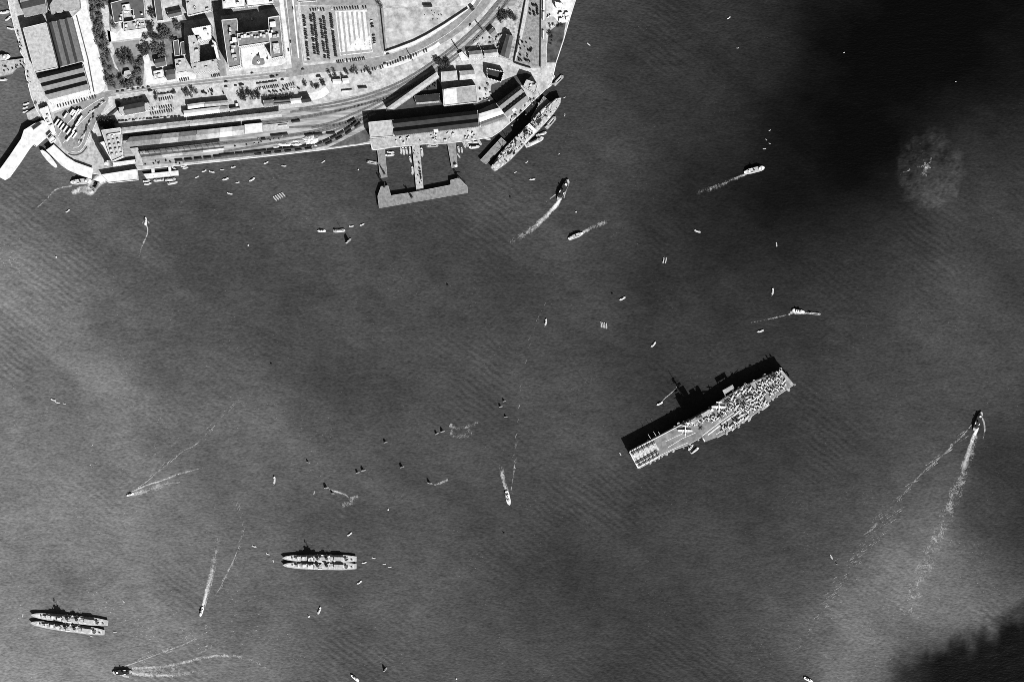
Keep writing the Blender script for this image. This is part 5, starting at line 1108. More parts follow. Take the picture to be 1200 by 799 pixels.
for x, y, dx, dy, L, lb in [
 (239.5,200.6,4,-1.6,6,'sampan just off the quay, left of a close pair'),(248.5,201.6,5,1.2,7,'sampan off the quay, right of a close pair'),(260.6,199,3,.1,5,'small sampan close under the quayside train'),(273.6,196,4,-1,6,'sampan nearest the quay below the wagons'),
 (264.6,210,6,-1.6,8,'longest sampan of the scatter off the quay'),(231,207.6,3,-1.4,5,'small sampan at the left end of the scatter'),(278.7,214,3,-.4,5,'short sampan between two longer ones off the quay'),(295.7,210.6,5,-3,8,'sampan pointing up right at the right of the scatter'),
 (312,191,4,-1.8,6,'sampan alone below the steam cloud, nearer'),(333,194.6,5,.6,6,'dark sided sampan alone to the right of the scatter'),(379,189.6,3,-2,5,'small sampan far right along the railway quay'),(269.6,227,4,1.2,7,'sampan above left of the raft of five'),
 (215.5,195,5,-1,7,'upper of two sampans touching beside the landing stage'),(217.5,197,5,-1,7,'lower of two sampans touching beside the landing stage'),(79.6,247.4,3,-2,6,'sampan alone below the curved ferry pier'),(624,210.4,5,-.6,7,'sampan below the liner stern quarter'),
 (690,52.4,3,2.4,5,'sampan with a long shadow off the works yard'),(854,21.4,3,-2,5,'tiny boat in the dark water at the top'),(864.6,56.6,2,-.2,3,'white speck of a boat in the dark upper water'),(896,174.6,3,-.2,3.6,'lowest of four tiny boats above the pale vessel'),
 (902,168.4,2,1,2.6,'third of four tiny boats above the pale vessel'),(898,164,2,2,2.6,'second of four tiny boats above the pale vessel'),(902,153,1.5,-1,2.6,'topmost of four tiny boats above the pale vessel'),(817.6,271.3,5,1.8,8,'white sampan alone in the dark water'),
 (910,287,.4,3,5,'small upright sampan at the right of the dark water'),(729.6,350,5,-2.6,8,'sampan with a faint wake in mid harbour'),(639.6,377.6,.6,-4,8,'upright sampan left of the raft of four'),(766,403.6,3.6,-4,8,'slanting sampan above the aircraft carrier'),
 (905.4,341.6,.4,-4,8,'upright sampan above the tug boat'),(891.4,388,5,-1.4,8,'sampan below left of the tug boat'),(63,468.6,6,2.2,7,'left of two boats touching at far left'),(68,471.6,5,1.2,6,'right of two boats touching at far left'),(75.6,472.8,4,.8,4,'small boat trailing the pair at far left'),
 (321.6,562.4,.2,-5,9,'white upright sampan left of centre'),(368,577,.3,-3,4,'tiny sampan right of the white upright one'),(410,625.6,5,-3.6,7,'sampan above the anchored destroyers'),(298,640,5,1.6,6,'white sampan above left of the destroyers'),(314,649,4,1.6,5,'sampan left of the destroyers, higher'),
 (320.4,657.4,1,3,4,'small sampan left of the destroyer bows'),(427,659,5,-1.4,6,'nearest sampan right of the destroyer sterns'),(438,653.6,4,1,5,'second sampan right of the destroyer sterns'),(450.4,660.6,4,.6,4,'third sampan right of the destroyer sterns'),(457,664.2,4,.4,4,'farthest sampan right of the destroyer sterns'),
 (421.6,682,5,-3.6,7,'sampan below right of the destroyer sterns'),(374.4,715,2,-5,9,'white upright sampan below the destroyers'),(145,704.6,2.4,3,4,'tiny white boat right of the lower destroyers'),(135,740.4,4,.6,4,'tiny boat off the lower destroyer sterns'),(107,745,4,2,4,'tiny boat touching the lower destroyer side'),
 (26.6,721,-.5,3,4,'tiny boat off the lower destroyer bows'),(108,521.4,1,-1,2.4,'white buoy-like boat above the fast launch'),(106,544.4,1,-1,2.4,'second white buoy-like boat above the fast launch'),(727,532,1,2,4,'small boat off the aircraft carrier bow'),(974.4,652.7,2.4,4,6,'thin boat at the lower right'),
 (570,189.6,3,3,4,'small white boat at the outer end of the liner pier'),(571.5,163,6,1.4,8,'pale sampan between wharf and liner pier'),(617.5,190,4,-3,4,'tiny sampan off the liner side'),(604,202,3,-2,3.4,'tiny sampan off the liner stern'),(655,180.6,2,-1,2.6,'tiny speck of a boat off the barges'),(661.5,114.6,3,-2,3,'tiny sampan off the liner bow'),(661.8,135,.4,-3,3.4,'tiny upright boat right of the liner'),
 (6,15,10,-1.5,12,'pale sampan moored at the top left quay'),(10,22,6,-5,9,'sampan moored aslant at the top left quay'),(13,34,9,2,9,'sampan moored below the slanting one at the left quay'),(4,94,9,-.4,10,'white sampan below the broad grey jetty'),
 (31,122,7,-2,8,'uppermost sampan in the huddle beside the ferry pier'),(30,126.5,7,-2,7,'second sampan in the huddle beside the ferry pier'),(30,131,6,-2,7,'lowest sampan in the huddle beside the ferry pier'),(34,100,1,5,6,'sampan tucked under the western quay wall'),(37,114,1,5,6,'sampan under the western quay, nearer the ferry pier'),
 (172,212.3,8,-1,9,'upper of two boats at the left end of the landing stage'),(173.6,215.6,9,-1.6,9,'lower of two boats at the left end of the landing stage'),(205.4,198,5,3,8,'boat inside the right bay of the landing stage'),(174,207,4,2,7,'boat lying across the left corner of the landing stage'),
 (457,182,9,-.6,11,'pale sampan lying inside the left dock basin'),(458,178.6,9,.6,9,'dark sampan beside the pale one in the left basin'),(481,187.4,2,6,8,'sampan on the basin side of the middle pier, upper'),(483.4,200.5,.4,8,10,'sampan on the basin side of the middle pier, lower'),(494.4,179,1,8,11,'sampan on the outer side of the middle pier'),
 (470,177.4,1,7,8,'leftmost of four boats nosing the wharf'),(473,177.6,1.6,7,10,'second of four boats nosing the wharf'),(476.4,177.2,1.6,7,9,'third of four boats nosing the wharf'),(480.4,176.8,.6,7,9,'rightmost of four boats nosing the wharf'),
 (537.6,175.8,1,4,8,'sampan hard against the right finger pier'),(541.2,176.4,1,6,7,'sampan second off the right finger pier'),(537.8,183,2,3,6,'sampan below the others at the right finger pier'),(556,172.6,12,-1,13,'bright white boat below the wharf steps')]:
    boat('sampan', x, y, dx, dy, L, lb)
for x, y, dx, dy, L, lb in [(587,476.4,3,-.6,6,'left junk of three under sail near the centre'),(591,470,4,-1,5,'top junk of three under sail near the centre'),(593,488.4,4,.2,5,'lowest junk of three under sail near the centre'),(519,505.4,4,-1.4,7,'right junk of the pair above the pale slick'),(512,508,3,-1.4,6,'left junk of the pair above the pale slick'),
 (504,566,5,1.4,8,'dark junk with a pale slick behind it'),(361.6,541.6,3,1,6,'lone junk left of centre with a tall shadow'),(426,551,4,-.6,7,'right junk of a pair left of centre'),(419.4,553.6,4,-.8,6,'left junk of a pair left of centre'),(471.4,547,4,-1,7,'lone junk with a black shadow near the centre'),(383,571.4,4,-.4,8,'upper junk at the head of the foam slick'),(390,578,4,.6,6,'lower junk at the head of the foam slick'),
 (452,518,4,-1,6,'small junk above the lone central one'),(451.6,784,3,-3.6,8,'junk under sail near the bottom edge'),(981,661,3,1,4,'small dark junk at the lower right')]:
    boat('junk', x, y, dx, dy, L * .8, lb)
boat('lighter', 645.4, 144, 11, -13, 18, 'barge with a dark open hold alongside the liner')
boat('cargo', 626.5, 166.6, 20, -9.5, 24, 'long pale junk moored off the liner side', wid=.85)
boat('cargo', 634.6, 157.4, 10, -3.4, 13, 'pale junk wedged against the liner side')
boat('lighter', 654.6, 94.4, 10, -10.5, 16, 'pale barge outermost at the quay corner')
boat('cargo', 647.4, 92.4, 6, -8, 9, 'small junk inside the pale barge at the quay corner')
boat('cargo', 644, 101, 6, -5, 9, 'small junk hard by the quay corner')
boat('lighter', 436.4, 190.8, 13, 2.4, 13, 'boat nosing the left finger pier from outside')
boat('lighter', 507, 171, 14, -.6, 14, 'pale lighter alongside the wharf deck')
boat('cargo', 186, 211.4, -9, .8, 12, 'bright launch at the middle of the landing stage')
boat('cargo', 200, 210.6, 12, -1, 13, 'dark decked boat at the right of the landing stage')
boat('cargo', 202.6, 214.6, 11, -2, 12, 'white boat outermost at the landing stage')
for i, (x, y, dx, dy) in enumerate([(544,169,2,5),(547,168,2,5),(551,166.5,8,-1),(557.6,166.6,9,-1),(561.6,166.2,3,5)]):
    boat('cargo', x, y, dx, dy, 10, ['leftmost junk', 'second junk from the left', 'middle junk', 'second junk from the right', 'rightmost junk'][i] + ' in the huddle below the wharf steps')
boat('launch', 809.6, 524, 5, -6.6, 9, 'left launch at the boat boom below the aircraft carrier')
boat('launch', 815.6, 527, 5, -4, 9, 'right launch at the boat boom below the aircraft carrier')
boat('launch', 812.6, 529.6, 4, -3, 6, 'lowest launch at the boat boom below the aircraft carrier')
def buoy(label, x, y, r=1.3, m='boatw'):
    b = MB(); b.cyl(0, 0, r, -.3, 1.0, 12); b.cyl(0, 0, r * .3, 1, 2.6, 8, r * .15); b.sphere((0, 0, 2.8), r * .35, 8, 6); o = b.build('mooring_buoy', M[m]); o.location = P(x, y, 0); tag(o, label, 'buoy')
for a in [('round white mooring buoy below the destroyers', 362, 722, 1.5), ('small pale buoy in mid harbour right of the ferries', 675, 248.6, 1.1), ('small white buoy below the left pier head', 420, 199, 1.0), ('white buoy right of the lone central junk', 455, 597, 1.2), ('small white buoy near the bottom edge centre', 535, 795, 1.1), ('small white buoy at the left below the ferry pier', 66, 301.4, 1.2), ('small white buoy in open water below the tow', 291, 287.6, 1.1), ('tiny bright buoy in the dark upper right water', 989, 62, .9), ('small bright buoy at the far right top', 1120, 96, .8)]:
    buoy(*a)
for a in [('dark mooring drum left of the central ferry', 598, 231.4, 1.6, 'boatd'), ('dark mooring drum below the turning ferry wake', 524.6, 334.4, 1.8, 'boatd'), ('dark mooring drum beside the sampan with a wake', 717.6, 344.8, 1.6, 'boatd'), ('dark mooring drum below the white centre launch', 590.6, 624.6, 1.6, 'boatd'), ('dark mooring drum in the open water left of centre', 318, 426.6, 1.6, 'boatd')]:
    buoy(*a)
# ------------------------------------------------------------------ aircraft carrier
DZ = 17.0
DECK = [(737,529),(800,496),(812,491),(830,480.5),(846,468),(866,455.5),(884,446.5),(916,433),(930.5,450),(903,468.5),(893,478),(868,496.5),(850,507),(840,512.4),(825.4,518),(821.6,511.6),(806,521),(787,527.5),(774,534.5),(747.5,549)]
cv = thing('aircraft_carrier', 'aircraft carrier with an angled deck crowded with parked aircraft', 'aircraft carrier', P(833, 490, 0), w=True)
U = Vector((0.881, -0.473, 0)); V = Vector((0.473, 0.881, 0))      # along the ship to the stern, and to port (pixels)
dk = PL(DECK, DZ)
b = MB(); b.prism(dk, DZ - 1.4, DZ, bottom=True); fd = b.build('flight_deck', M['deck'], cv)
# hull: fine bow at the left end, narrower than the deck
b = MB(); ax0, ax1 = P(740, 537.5, 0), P(921, 442.5, 0); ax = ax1 - ax0; Lh = ax.length; ang = math.atan2(-ax.y, -ax.x); mid = (ax0 + ax1) / 2
tmp = MB(); tmp.hull(Lh, 29, DZ - 1.4, -1, .55, .5, .55, 0, .86, 24)
ca, sa = math.cos(ang), math.sin(ang)
b.add([(mid.x + x * ca - y * sa, mid.y + x * sa + y * ca, z) for x, y, z in tmp.v], tmp.f); b.build('hull', M['hullg'], cv)
# sponsons, catwalks and gun tubs
def off(p, q, u, d): e = Vector((*p, 0)).lerp(Vector((*q, 0)), u); t_ = (Vector((*q, 0)) - Vector((*p, 0))).normalized(); n_ = Vector((t_.y, -t_.x, 0)); return e + n_ * d, t_
for i in range(len(DECK)):
    p, q = DECK[i], DECK[(i + 1) % len(DECK)]
    Ls = (Vector(p) - Vector(q)).length
    if Ls < 8 or i in (7, 13, 14, 19): continue
    b = MB()
    for u0, u1 in ((.03, .97),):
        a0, t_ = off(p, q, u0, 0); a1, _ = off(p, q, u1, 0); n_ = Vector((t_.y, -t_.x, 0))
        b.prism(PL([(a0.x, a0.y), (a1.x, a1.y), (a1.x + n_.x * .9, a1.y + n_.y * .9), (a0.x + n_.x * .9, a0.y + n_.y * .9)], DZ - 2), DZ - 2.6, DZ - 1.5, bottom=True)
    b.build('catwalk', M['navy'], cv)
    for k in range(int(Ls / 6)):
        if rnd.random() < .3: continue
        e, t_ = off(p, q, (k + .5 + rnd.uniform(-.6, .6)) / int(Ls / 6), rnd.uniform(.2, 1.9)); c = P(e.x, e.y, DZ - 3)
        b = MB(); b.cyl(c.x, c.y, rnd.uniform(1.0, 2.8), DZ - 5.5, DZ - 1.8 + rnd.uniform(-1, 1.2), 10); g = b.build('gun_tub', M['navy'], cv)
        b = MB(); n_ = Vector((t_.y, t_.x, 0)); b.tube((c.x, c.y, DZ - 1.8), (c.x - n_.x * 2.5, c.y + n_.y * .5 - 2, DZ + .2), .25); b.build('gun_barrel', M['hullg'], g)
# deck paint
def dline(pts, w, m='deckl', z=.02):
    b = MB(); strip(b, pts, w, DZ + z, k=1); return b.build('deck_marking', M[m], cv)
dline([(738.2,529.3),(766,514.8)], 1.2); dline([(737.9,529.6),(748,548.4)], 1.3, z=.04); dline([(747.5,548),(773,534.3)], 1.3, z=.06); dline([(745.6,544.2),(771.4,530.6)], 1.1)
dline([(766,514.8),(800,496.8)], .7); dline([(823,510.6),(846,493),(868,478),(890,463.5)], .7); dline([(829.6,509.6),(850,494),(876,475.6),(892,465)], 1.25, z=.04); dline([(839,509.2),(858,496.5)], .6)
dline([(772,534),(790,525.4),(806,518.6)], .5); dline([(783,524),(800,513.4),(815,507)], .5, z=.03); dline([(780,517),(803,506.4)], .4); dline([(824,513.6),(826,517)], 1.1, z=.08)
b = MB(); b.sheet(PL([(740.6,533),(768,519),(773,527),(746,541)], DZ), DZ + .012); b.build('deck_marking', mat('scuffed_deck_paint', .5, .7, .35), cv)
b = MB(); b.sheet(PL([(913.6,434.6),(916.3,433.6),(930,450.2),(926.6,451.6)], DZ), DZ + .03); b.build('round_down', M['lgrey'], cv)
b = MB(); b.sheet(PL([(880,449.5),(886,446.6),(890,452.6),(884,455.5)], DZ), DZ + .025); b.build('deck_lift', M['lgrey'], cv)
b = MB(); b.sheet(PL([(771,519.6),(781,514.4),(786,523.6),(776,529)], DZ), DZ + .015); b.build('deck_lift', M['grey'], cv)
b = MB(); q = PL([(846.6,457.4),(858.6,450.6),(860.4,454.8),(849,462.2)], DZ - 1); b.prism(q, DZ - 2, DZ - .6, bottom=True); el = b.build('side_lift', M['lgrey'], cv)
b = MB(); b.tube(P(849.4,462,DZ-1.5), P(850.6,466.6,DZ-1.5), .7); b.tube(P(859,455.4,DZ-1.5), P(861,459,DZ-1.5), .5); b.build('lift_arm', M['hullg'], el)
# island on the starboard side
isl = MB(); q = PL([(808,493),(834.4,477.4),(836.8,481.4),(810.6,496.6)], DZ + 8); isl.prism(q, DZ, DZ + 8); isl_o = isl.build('island', M['navy'], cv)
def ibox(u0, u1, v0, v1, z0, z1, m, nm):
    A, B, C_, D_ = [Vector((*p, 0)) for p in ((808,493),(834.4,477.4),(836.8,481.4),(810.6,496.6))]
    f = lambda u, v: (A.lerp(B, u)).lerp(D_.lerp(C_, u), v)
    b = MB(); b.prism(PL([tuple(f(a, c)[:2]) for a, c in ((u0, v0), (u1, v0), (u1, v1), (u0, v1))], z1), z0, z1); return b.build(nm, M[m], isl_o)
ibox(.02, .30, -.1, 1.1, DZ + 8, DZ + 12.5, 'navy', 'bridge'); ibox(.06, .24, .05, .95, DZ + 12.5, DZ + 16, 'lgrey', 'pilot_house'); ibox(.32, .52, .05, .95, DZ + 8, DZ + 20, 'hullg', 'funnel')
ibox(.345, .495, .2, .8, DZ + 20, DZ + 20.3, 'tar', 'funnel_mouth'); ibox(.58, .80, .1, .9, DZ + 8, DZ + 12, 'navy', 'after_control'); ibox(.84, .98, .1, .9, DZ + 8, DZ + 10.5, 'lgrey', 'director_base')
c = P(815, 489, 0); b = MB()
for sx, sy in ((1.6, 0), (-1, 1.4), (-1, -1.4)): b.tube((c.x + sx, c.y + sy, DZ + 12), (c.x, c.y, 52), .45, 6, .25)
b.tube((c.x, c.y, 50), (c.x, c.y, 62), .3)
for z_, w_ in ((40, 5), (46, 6.5), (51, 4)): b.tube((c.x - w_, c.y - w_ * .5, z_), (c.x + w_, c.y + w_ * .5, z_), .22); b.box((c.x, c.y, z_ - .5), (3, 3, .5), .4)
mast_o = b.build('lattice_mast', M['hullg'], isl_o)
for z_, w_, sx in ((41, 7, 2.5), (36, 5, -5), (47, 4, -1)):
    b = MB(); b.box((c.x + sx, c.y + sx * .5, z_), (w_, .8, 2.6), .5); b.build('radar_aerial', M['hullg'], mast_o)
for x, y in ((809.6,494.2),(832.6,479.6),(805.4,495.6)):
    cc_ = P(x, y, 0); z0 = DZ + (10.5 if x > 820 else 12.5 if x > 808 else 0); b = MB(); b.cyl(cc_.x, cc_.y, 2.3, z0, z0 + 2.6, 10, 1.9); b.tube((cc_.x, cc_.y, z0 + 1.8), (cc_.x - 4, cc_.y - 2, z0 + 3.4), .35); b.build('gun_mount', M['boatw'], isl_o if x > 808 else cv)
for x, y, dx, dy in ((762.4,513.6,-3,-5),(768.8,510.6,-3.2,-5.2),(773,508.4,-1.6,-2.6),(868,455,-1,-1)):
    b = MB(); b.tube(P(x, y, DZ - 1), P(x + dx, y + dy, DZ - .4), .4, 5, .2); b.build('whip_aerial', M['boatw'], cv)
b = MB(); b.tube(P(867,454.8,DZ-1), P(875.6,449.4,DZ+1), .3); b.build('boat_crane', M['boatw'], cv)
b = MB(); b.prism(PL([(894.4,478.4),(900.6,473.2),(902,474.6),(896,479.4)], 9), 6, 9.5, bottom=True); b.build('boat_sponson', M['navy'], cv)
b = MB(); b.tube(P(805.6,521.6,8), P(809.6,531.4,7), .35); b.tube(P(809.6,531.4,7), P(818,523,7), .2); b.build('boat_boom', M['wood'], cv)
# aircraft
def plane(kind):
    def make():
        t = thing('parked_aircraft', 'aircraft', 'aircraft'); jet, sp = ('jetd', 13.0) if kind == 'dark' else (('jetw', 22.5) if kind == 'big' else ('jet', 9.2))
        Lf = 17.0 if kind == 'big' else 11.5; rr = 1.15 if kind == 'big' else .78; zc = 2.2 if kind == 'big' else 1.9
        b = MB()
        st = [(.5, .12), (.46, .5), (.36, .85), (.15, 1.0), (-.1, .92), (-.32, .55), (-.5, .2)]
        n = 10; vs_ = []
        for x, k in st:
            for i in range(n): a = 2 * math.pi * i / n; vs_.append((x * Lf, rr * k * math.cos(a), zc + rr * k * math.sin(a)))
        fs = [(r * n + i, r * n + (i + 1) % n, (r + 1) * n + (i + 1) % n, (r + 1) * n + i) for r in range(len(st) - 1) for i in range(n)] + [tuple(range(n)), tuple(range(n * len(st) - 1, n * len(st) - n - 1, -1))]
        b.add(vs_, fs); b.build('fuselage', M[jet], t, smooth=True)
        cr, ct = (3.6, 2.4) if kind == 'big' else (2.3, 1.5)
        b = MB(); b.prism([(cr * .6, 0), (cr * .35, sp / 2), (cr * .35 - ct, sp / 2), (-cr * .5, 0), (cr * .35 - ct, -sp / 2), (cr * .35, -sp / 2)], zc - .15, zc + .15, bottom=True); w_ = b.build('wing', M[jet], t)
        if kind == 'jet':
            for s in (-1, 1): b = MB(); b.prism([(.9, s * (sp / 2 - .1)), (.9, s * (sp / 2 + .12)), (-1.2, s * (sp / 2 + .12)), (-1.2, s * (sp / 2 - .1))], zc, zc + 2.6, bottom=True); b.build('folded_wingtip', M[jet], w_)
        b = MB(); h_ = 4.2 if kind == 'big' else 2.4; x0 = -Lf * .43; b.prism([(x0 + 1.1, 0), (x0 + .7, h_), (x0 - .9, h_), (x0 - .9, 0), (x0 - .9, -h_), (x0 + .7, -h_)], zc + .35, zc + .55, bottom=True); b.build('tailplane', M[jet], t)
        b = MB(); b.prism([(x0 + 1.4, -.12), (x0 + 1.4, .12), (x0 - 1.2, .12), (x0 - 1.2, -.12)], zc + .4, zc + 3.0, [(x0 + .1, -.1), (x0 + .1, .1), (x0 - 1.2, .1), (x0 - 1.2, -.1)]); b.build('fin', M[jet], t)
        b = MB(); b.sphere((Lf * .2, 0, zc + rr * .8), .55, 8, 6); k0 = [(v[0] * 1 + (v[0] - Lf * .2) * 1.2, v[1], v[2]) for v in b.v]; b.v = k0; b.build('canopy', M['glass'], t)
        if kind != 'jet':
            for s in ((-1, 1) if kind == 'big' else (0,)):
                y = s * 4.0
                if s: b = MB(); b.tube((3.8, y, zc), (-1.4, y, zc), .75, 10, .4); b.build('engine_nacelle', M[jet], t)
                b = MB(); xx = 4.0 if s else Lf * .5; b.box((xx, y, zc - 1.9), (.12, .3, 3.8)); b.box((xx, y, zc - .15), (.12, 3.8, .3)); b.build('propeller', M['steel'], t)
        b = MB()
        for x, y in ((Lf * .3, 0), (-.4, 1.3), (-.4, -1.3)): b.tube((x, y, zc), (x, y, .4), .12, 5); b.tube((x, y - .15, .38), (x, y + .15, .38), .38, 8)
        b.build('undercarriage', M['steel'], t)
        return t
    return make
def aircraft(kind, x, y, a, label, group=None, s=1.0):
    o = spawn(('plane', kind), plane(kind), label, P(x, y, DZ) + Vector((0, 0, .08)), a, (s, s, s), group); o['category'] = 'aircraft'; return o
aircraft('big', 802.8, 504.6, head(-.02, 1), 'large white twin engined aircraft alone on the forward deck')
aircraft('big', 842.3, 476.8, head(-.02, 1), 'large white twin engined aircraft at the edge of the parked crowd')
for i in range(6): aircraft('dark', 747.5 + 4.1 * i, 541.0 - 2.35 * i, head(-.5, -.86) , 'dark aircraft in the inner row on the carrier bow', 'inner bow row', .68)
for i in range(5): aircraft('dark', 741.6 + 5.7 * i, 530.4 - 2.8 * i, head(-.9, .45), 'dark aircraft in the row along the upper edge of the carrier bow', 'upper bow row', .62)
for i in range(5): aircraft('dark', 750.4 + 5.0 * i, 544.4 - 2.75 * i, head(-.9, .45), 'dark aircraft in the row along the lower edge of the carrier bow', 'lower bow row', .5)
aircraft('dark', 821, 501.5, head(.6, .6), 'dark aircraft alone just ahead of the parked crowd', None, .6)
r_ = random.Random(11)
dpix = [Vector((p[0], p[1], 0)) for p in DECK]
HOLE = [(888,451.4,4.5),(905.4,454.8,4),(896.4,463.6,5),(842.5,477,9.5),(822,487,0)]
PLN = []
for iu in range(-1, 15):
    for iv in range(-5, 6):
        base = Vector((838, 484, 0)) + U * (iu * 7.7 + (iv % 2) * 3.2) + V * (iv * 5.6)
        p = base + Vector((r_.uniform(-.9, .9), r_.uniform(-.9, .9), 0))
        if not inpoly(p.x, p.y, dpix): continue
        # keep clear of the edge, the island and the forward landing area
        if not all(inpoly(p.x + dx, p.y + dy, dpix) for dx, dy in ((1.6, 0), (-1.6, 0), (0, 1.6), (0, -1.6))): continue
        if any((p - Vector((h[0], h[1], 0))).length < h[2] for h in HOLE): continue
        if p.x < 838 and p.y < 485 : continue
        line = 510 - (p.x - 822.5) * .70          # the inner white line
        if p.x < 862 and line - 2 < p.y < line + 8 : continue
        if p.x < 846 and p.y > line - 5 and p.y < line + 12: continue
        if p.x > 923 - (p.y - 440) * -.6 - 8 : continue
        if p.x < 822: continue
        PLN.append((p, iv))
for p, iv in PLN:
    s_ = 'starboard' if iv <= -1 else ('centre' if iv <= 1 else 'port')
    row = {'starboard': 'along the upper after deck edge', 'centre': 'in the after deck middle', 'port': 'along the lower after deck edge'}[s_]
    fwd = 'nearer the big white aircraft' if p.x < 872 else 'nearer the square stern'
    kd = 'dark' if r_.random() < .12 else 'jet'
    a = r_.choice([head(-U.x, -U.y) + .6, head(V.x, V.y) + .2, head(-V.x, -V.y) + .5, head(-.7, .7)]) + r_.uniform(-.25, .25)
    aircraft(kd, p.x, p.y, a, ('dark ' if kd == 'dark' else 'pale ') + 'aircraft ' + row + ', ' + fwd, 'aircraft ' + row + ', ' + fwd + (', dark' if kd == 'dark' else ''), r_.uniform(.95, 1.12) if kd == 'jet' else .75)
for i, (x, y) in enumerate([(806.4,497.6),(814,497.2),(819,494.4),(824.6,492.6),(830,490.4),(836,487.6),(841,490.4)]):
    aircraft('jet', x, y, head(.7, .5) + i * .5, ['pale aircraft ahead of the island', 'first pale aircraft beside the island, from the bow', 'second pale aircraft beside the island, from the bow', 'third pale aircraft beside the island, from the bow', 'fourth pale aircraft beside the island, from the bow', 'pale aircraft just behind the island', 'pale aircraft below the big one at the crowd'][i], None, .8)
for i, (x, y) in enumerate([(848.4,502.6),(853.4,499.6),(863,495.4)]):
    aircraft('jet', x, y, head(.5, .8) + i, ['leftmost pale aircraft on the angled deck edge', 'second pale aircraft on the angled deck edge', 'pale aircraft overhanging the lower deck edge'][i], None, .85)
# ------------------------------------------------------------------ destroyers
def destroyer():
    t = thing('destroyer', 'destroyer', 'destroyer'); L, B = 117.0, 12.2
    b = MB(); b.hull(L, B, 4.2, -.8, .9, .5, .62, 2.2, .86, 26); b.build('hull', M['navy'], t)
    b = MB(); b.hull(L * .93, B * .82, 4.33, 4.0, .9, .5, .62, 2.0, 1, 26); b.build('deck', M['deckn'], t)
    b = MB(); b.box((20, 0, 4.2), (26, 7.6, 3.4)); b.box((14, 0, 7.6), (14, 6.6, 3.0)); b.build('forward_deckhouse', M['navy'], t)
    b = MB(); b.box((13, 0, 10.6), (8.5, 7.6, 3.4)); b.box((12, 0, 14.0), (5, 5.2, 2.6)); br = b.build('bridge', M['navyd'], t)
    b = MB(); b.cyl(13.6, 0, 1.9, 16.6, 19.6, 10); b.build('gun_director', M['navyd'], br)
    b = MB(); b.box((-14, 0, 4.3), (44, 6.4, 3.0)); b.box((-30, 0, 7.3), (14, 5.6, 3.0)); b.build('after_deckhouse', M['navy'], t)
    for x, z in ((32, 6.0), (24, 8.6), (-36, 6.7)):
        b = MB(); b.box((x, 0, z), (6, 5, 2.8), 0, .86); g = b.build('gun_turret', M['navyd'], t); s = 1 if x > 0 else -1
        b = MB(); [b.tube((x + s * 2.6, y, z + 1.5), (x + s * 7.6, y, z + 2.1), .26) for y in (-.9, .9)]; b.build('gun_barrel', M['hullg'], g)
    for x in (3.5, -11):
        b = MB(); b.prism([(x + 2.6 * math.cos(a), 1.7 * math.sin(a)) for a in [i * math.pi / 6 for i in range(12)]], 4.2, 13.5, [(x - .8 + 2.4 * math.cos(a), 1.5 * math.sin(a)) for a in [i * math.pi / 6 for i in range(12)]]); f_ = b.build('funnel', M['hullg'], t)
        b = MB(); b.prism([(x - .8 + 2.0 * math.cos(a), 1.15 * math.sin(a)) for a in [i * math.pi / 6 for i in range(12)]], 13.5, 13.65); b.build('funnel_mouth', M['tar'], f_)
    for x in (-4, -19): b = MB(); b.cyl(x, 0, 1.5, 6.6, 7.4, 10); [b.tube((x - 3.4, y, 7.8), (x + 3.4, y, 7.8), .34) for y in (-1.3, -.45, .45, 1.3)]; b.build('torpedo_tubes', M['navyd'], t)
    b = MB(); b.tube((8.4, 0, 9), (7.6, 0, 33), .4, 6, .2); b.tube((8.6, 0, 9), (5.6, 1.9, 5), .2); b.tube((7.9, -4.2, 24), (7.9, 4.2, 24), .18); b.tube((7.8, -2.6, 28), (7.8, 2.6, 28), .16); b.box((8.1, 0, 20), (2.4, 2.4, .4)); m_ = b.build('mast', M['hullg'], t)
    b = MB(); b.box((8.3, 0, 29), (.7, 4.4, 1.6)); b.build('radar_aerial', M['hullg'], m_)
    b = MB(); b.tube((-23, 0, 6), (-23, 0, 20), .3, 6, .15); b.build('mainmast', M['hullg'], t)
    for x, y in ((8, 4.2), (8, -4.2), (-24, 3.4), (-24, -3.4), (-15.5, 3.2), (-15.5, -3.2)): b = MB(); b.cyl(x, y, 1.5, 4.2 if abs(y) > 4 else 5.5, 7.4, 10); b.tube((x, y, 7.2), (x + 2.6, y * 1.1, 8.2), .18); b.build('gun_tub', M['navyd'], t)
    for s in (-1, 1): b = MB(); b.hull(7, 2, 1.2, 0, .7, .5, .4, .2, .7, 8); o = b.build('whaler', M['boatw'], t); o.location = (-1 if s > 0 else -6, s * 4.9, 5.2)
    for k in range(52): x = rnd.uniform(-55, 46); b = MB(); b.box((x, rnd.uniform(-2.6, 2.6) * (1 if x < 36 else .5), 4.3 + max(0, x) ** 2 * 0.0005), (rnd.uniform(1, 3.4), rnd.uniform(.8, 2.4), rnd.uniform(1, 4.2))); b.build('deck_fitting', rnd.choice([M['boatw'], M['jetd'], M['jetd'], M['hullg']]), t)
    return t
for x, y, dx, dy, Lp, lb in [(374.6,653.8,-86,-1.2,87,'upper destroyer of the pair moored side by side below the centre'),(374.8,662.4,-86,-1.6,86.6,'lower destroyer of the pair moored side by side below the centre'),(82,724.6,-90,-9.6,91,'upper destroyer of the slanting pair at lower left'),(79.6,734.8,-86,-11.4,88,'lower destroyer of the slanting pair at lower left')]:
    s = Lp * S / 117; o = spawn('destroyer', destroyer, lb, P(x, y, 0), head(dx, dy), (s, s * 1.02, s * .78)); o['category'] = 'destroyer'
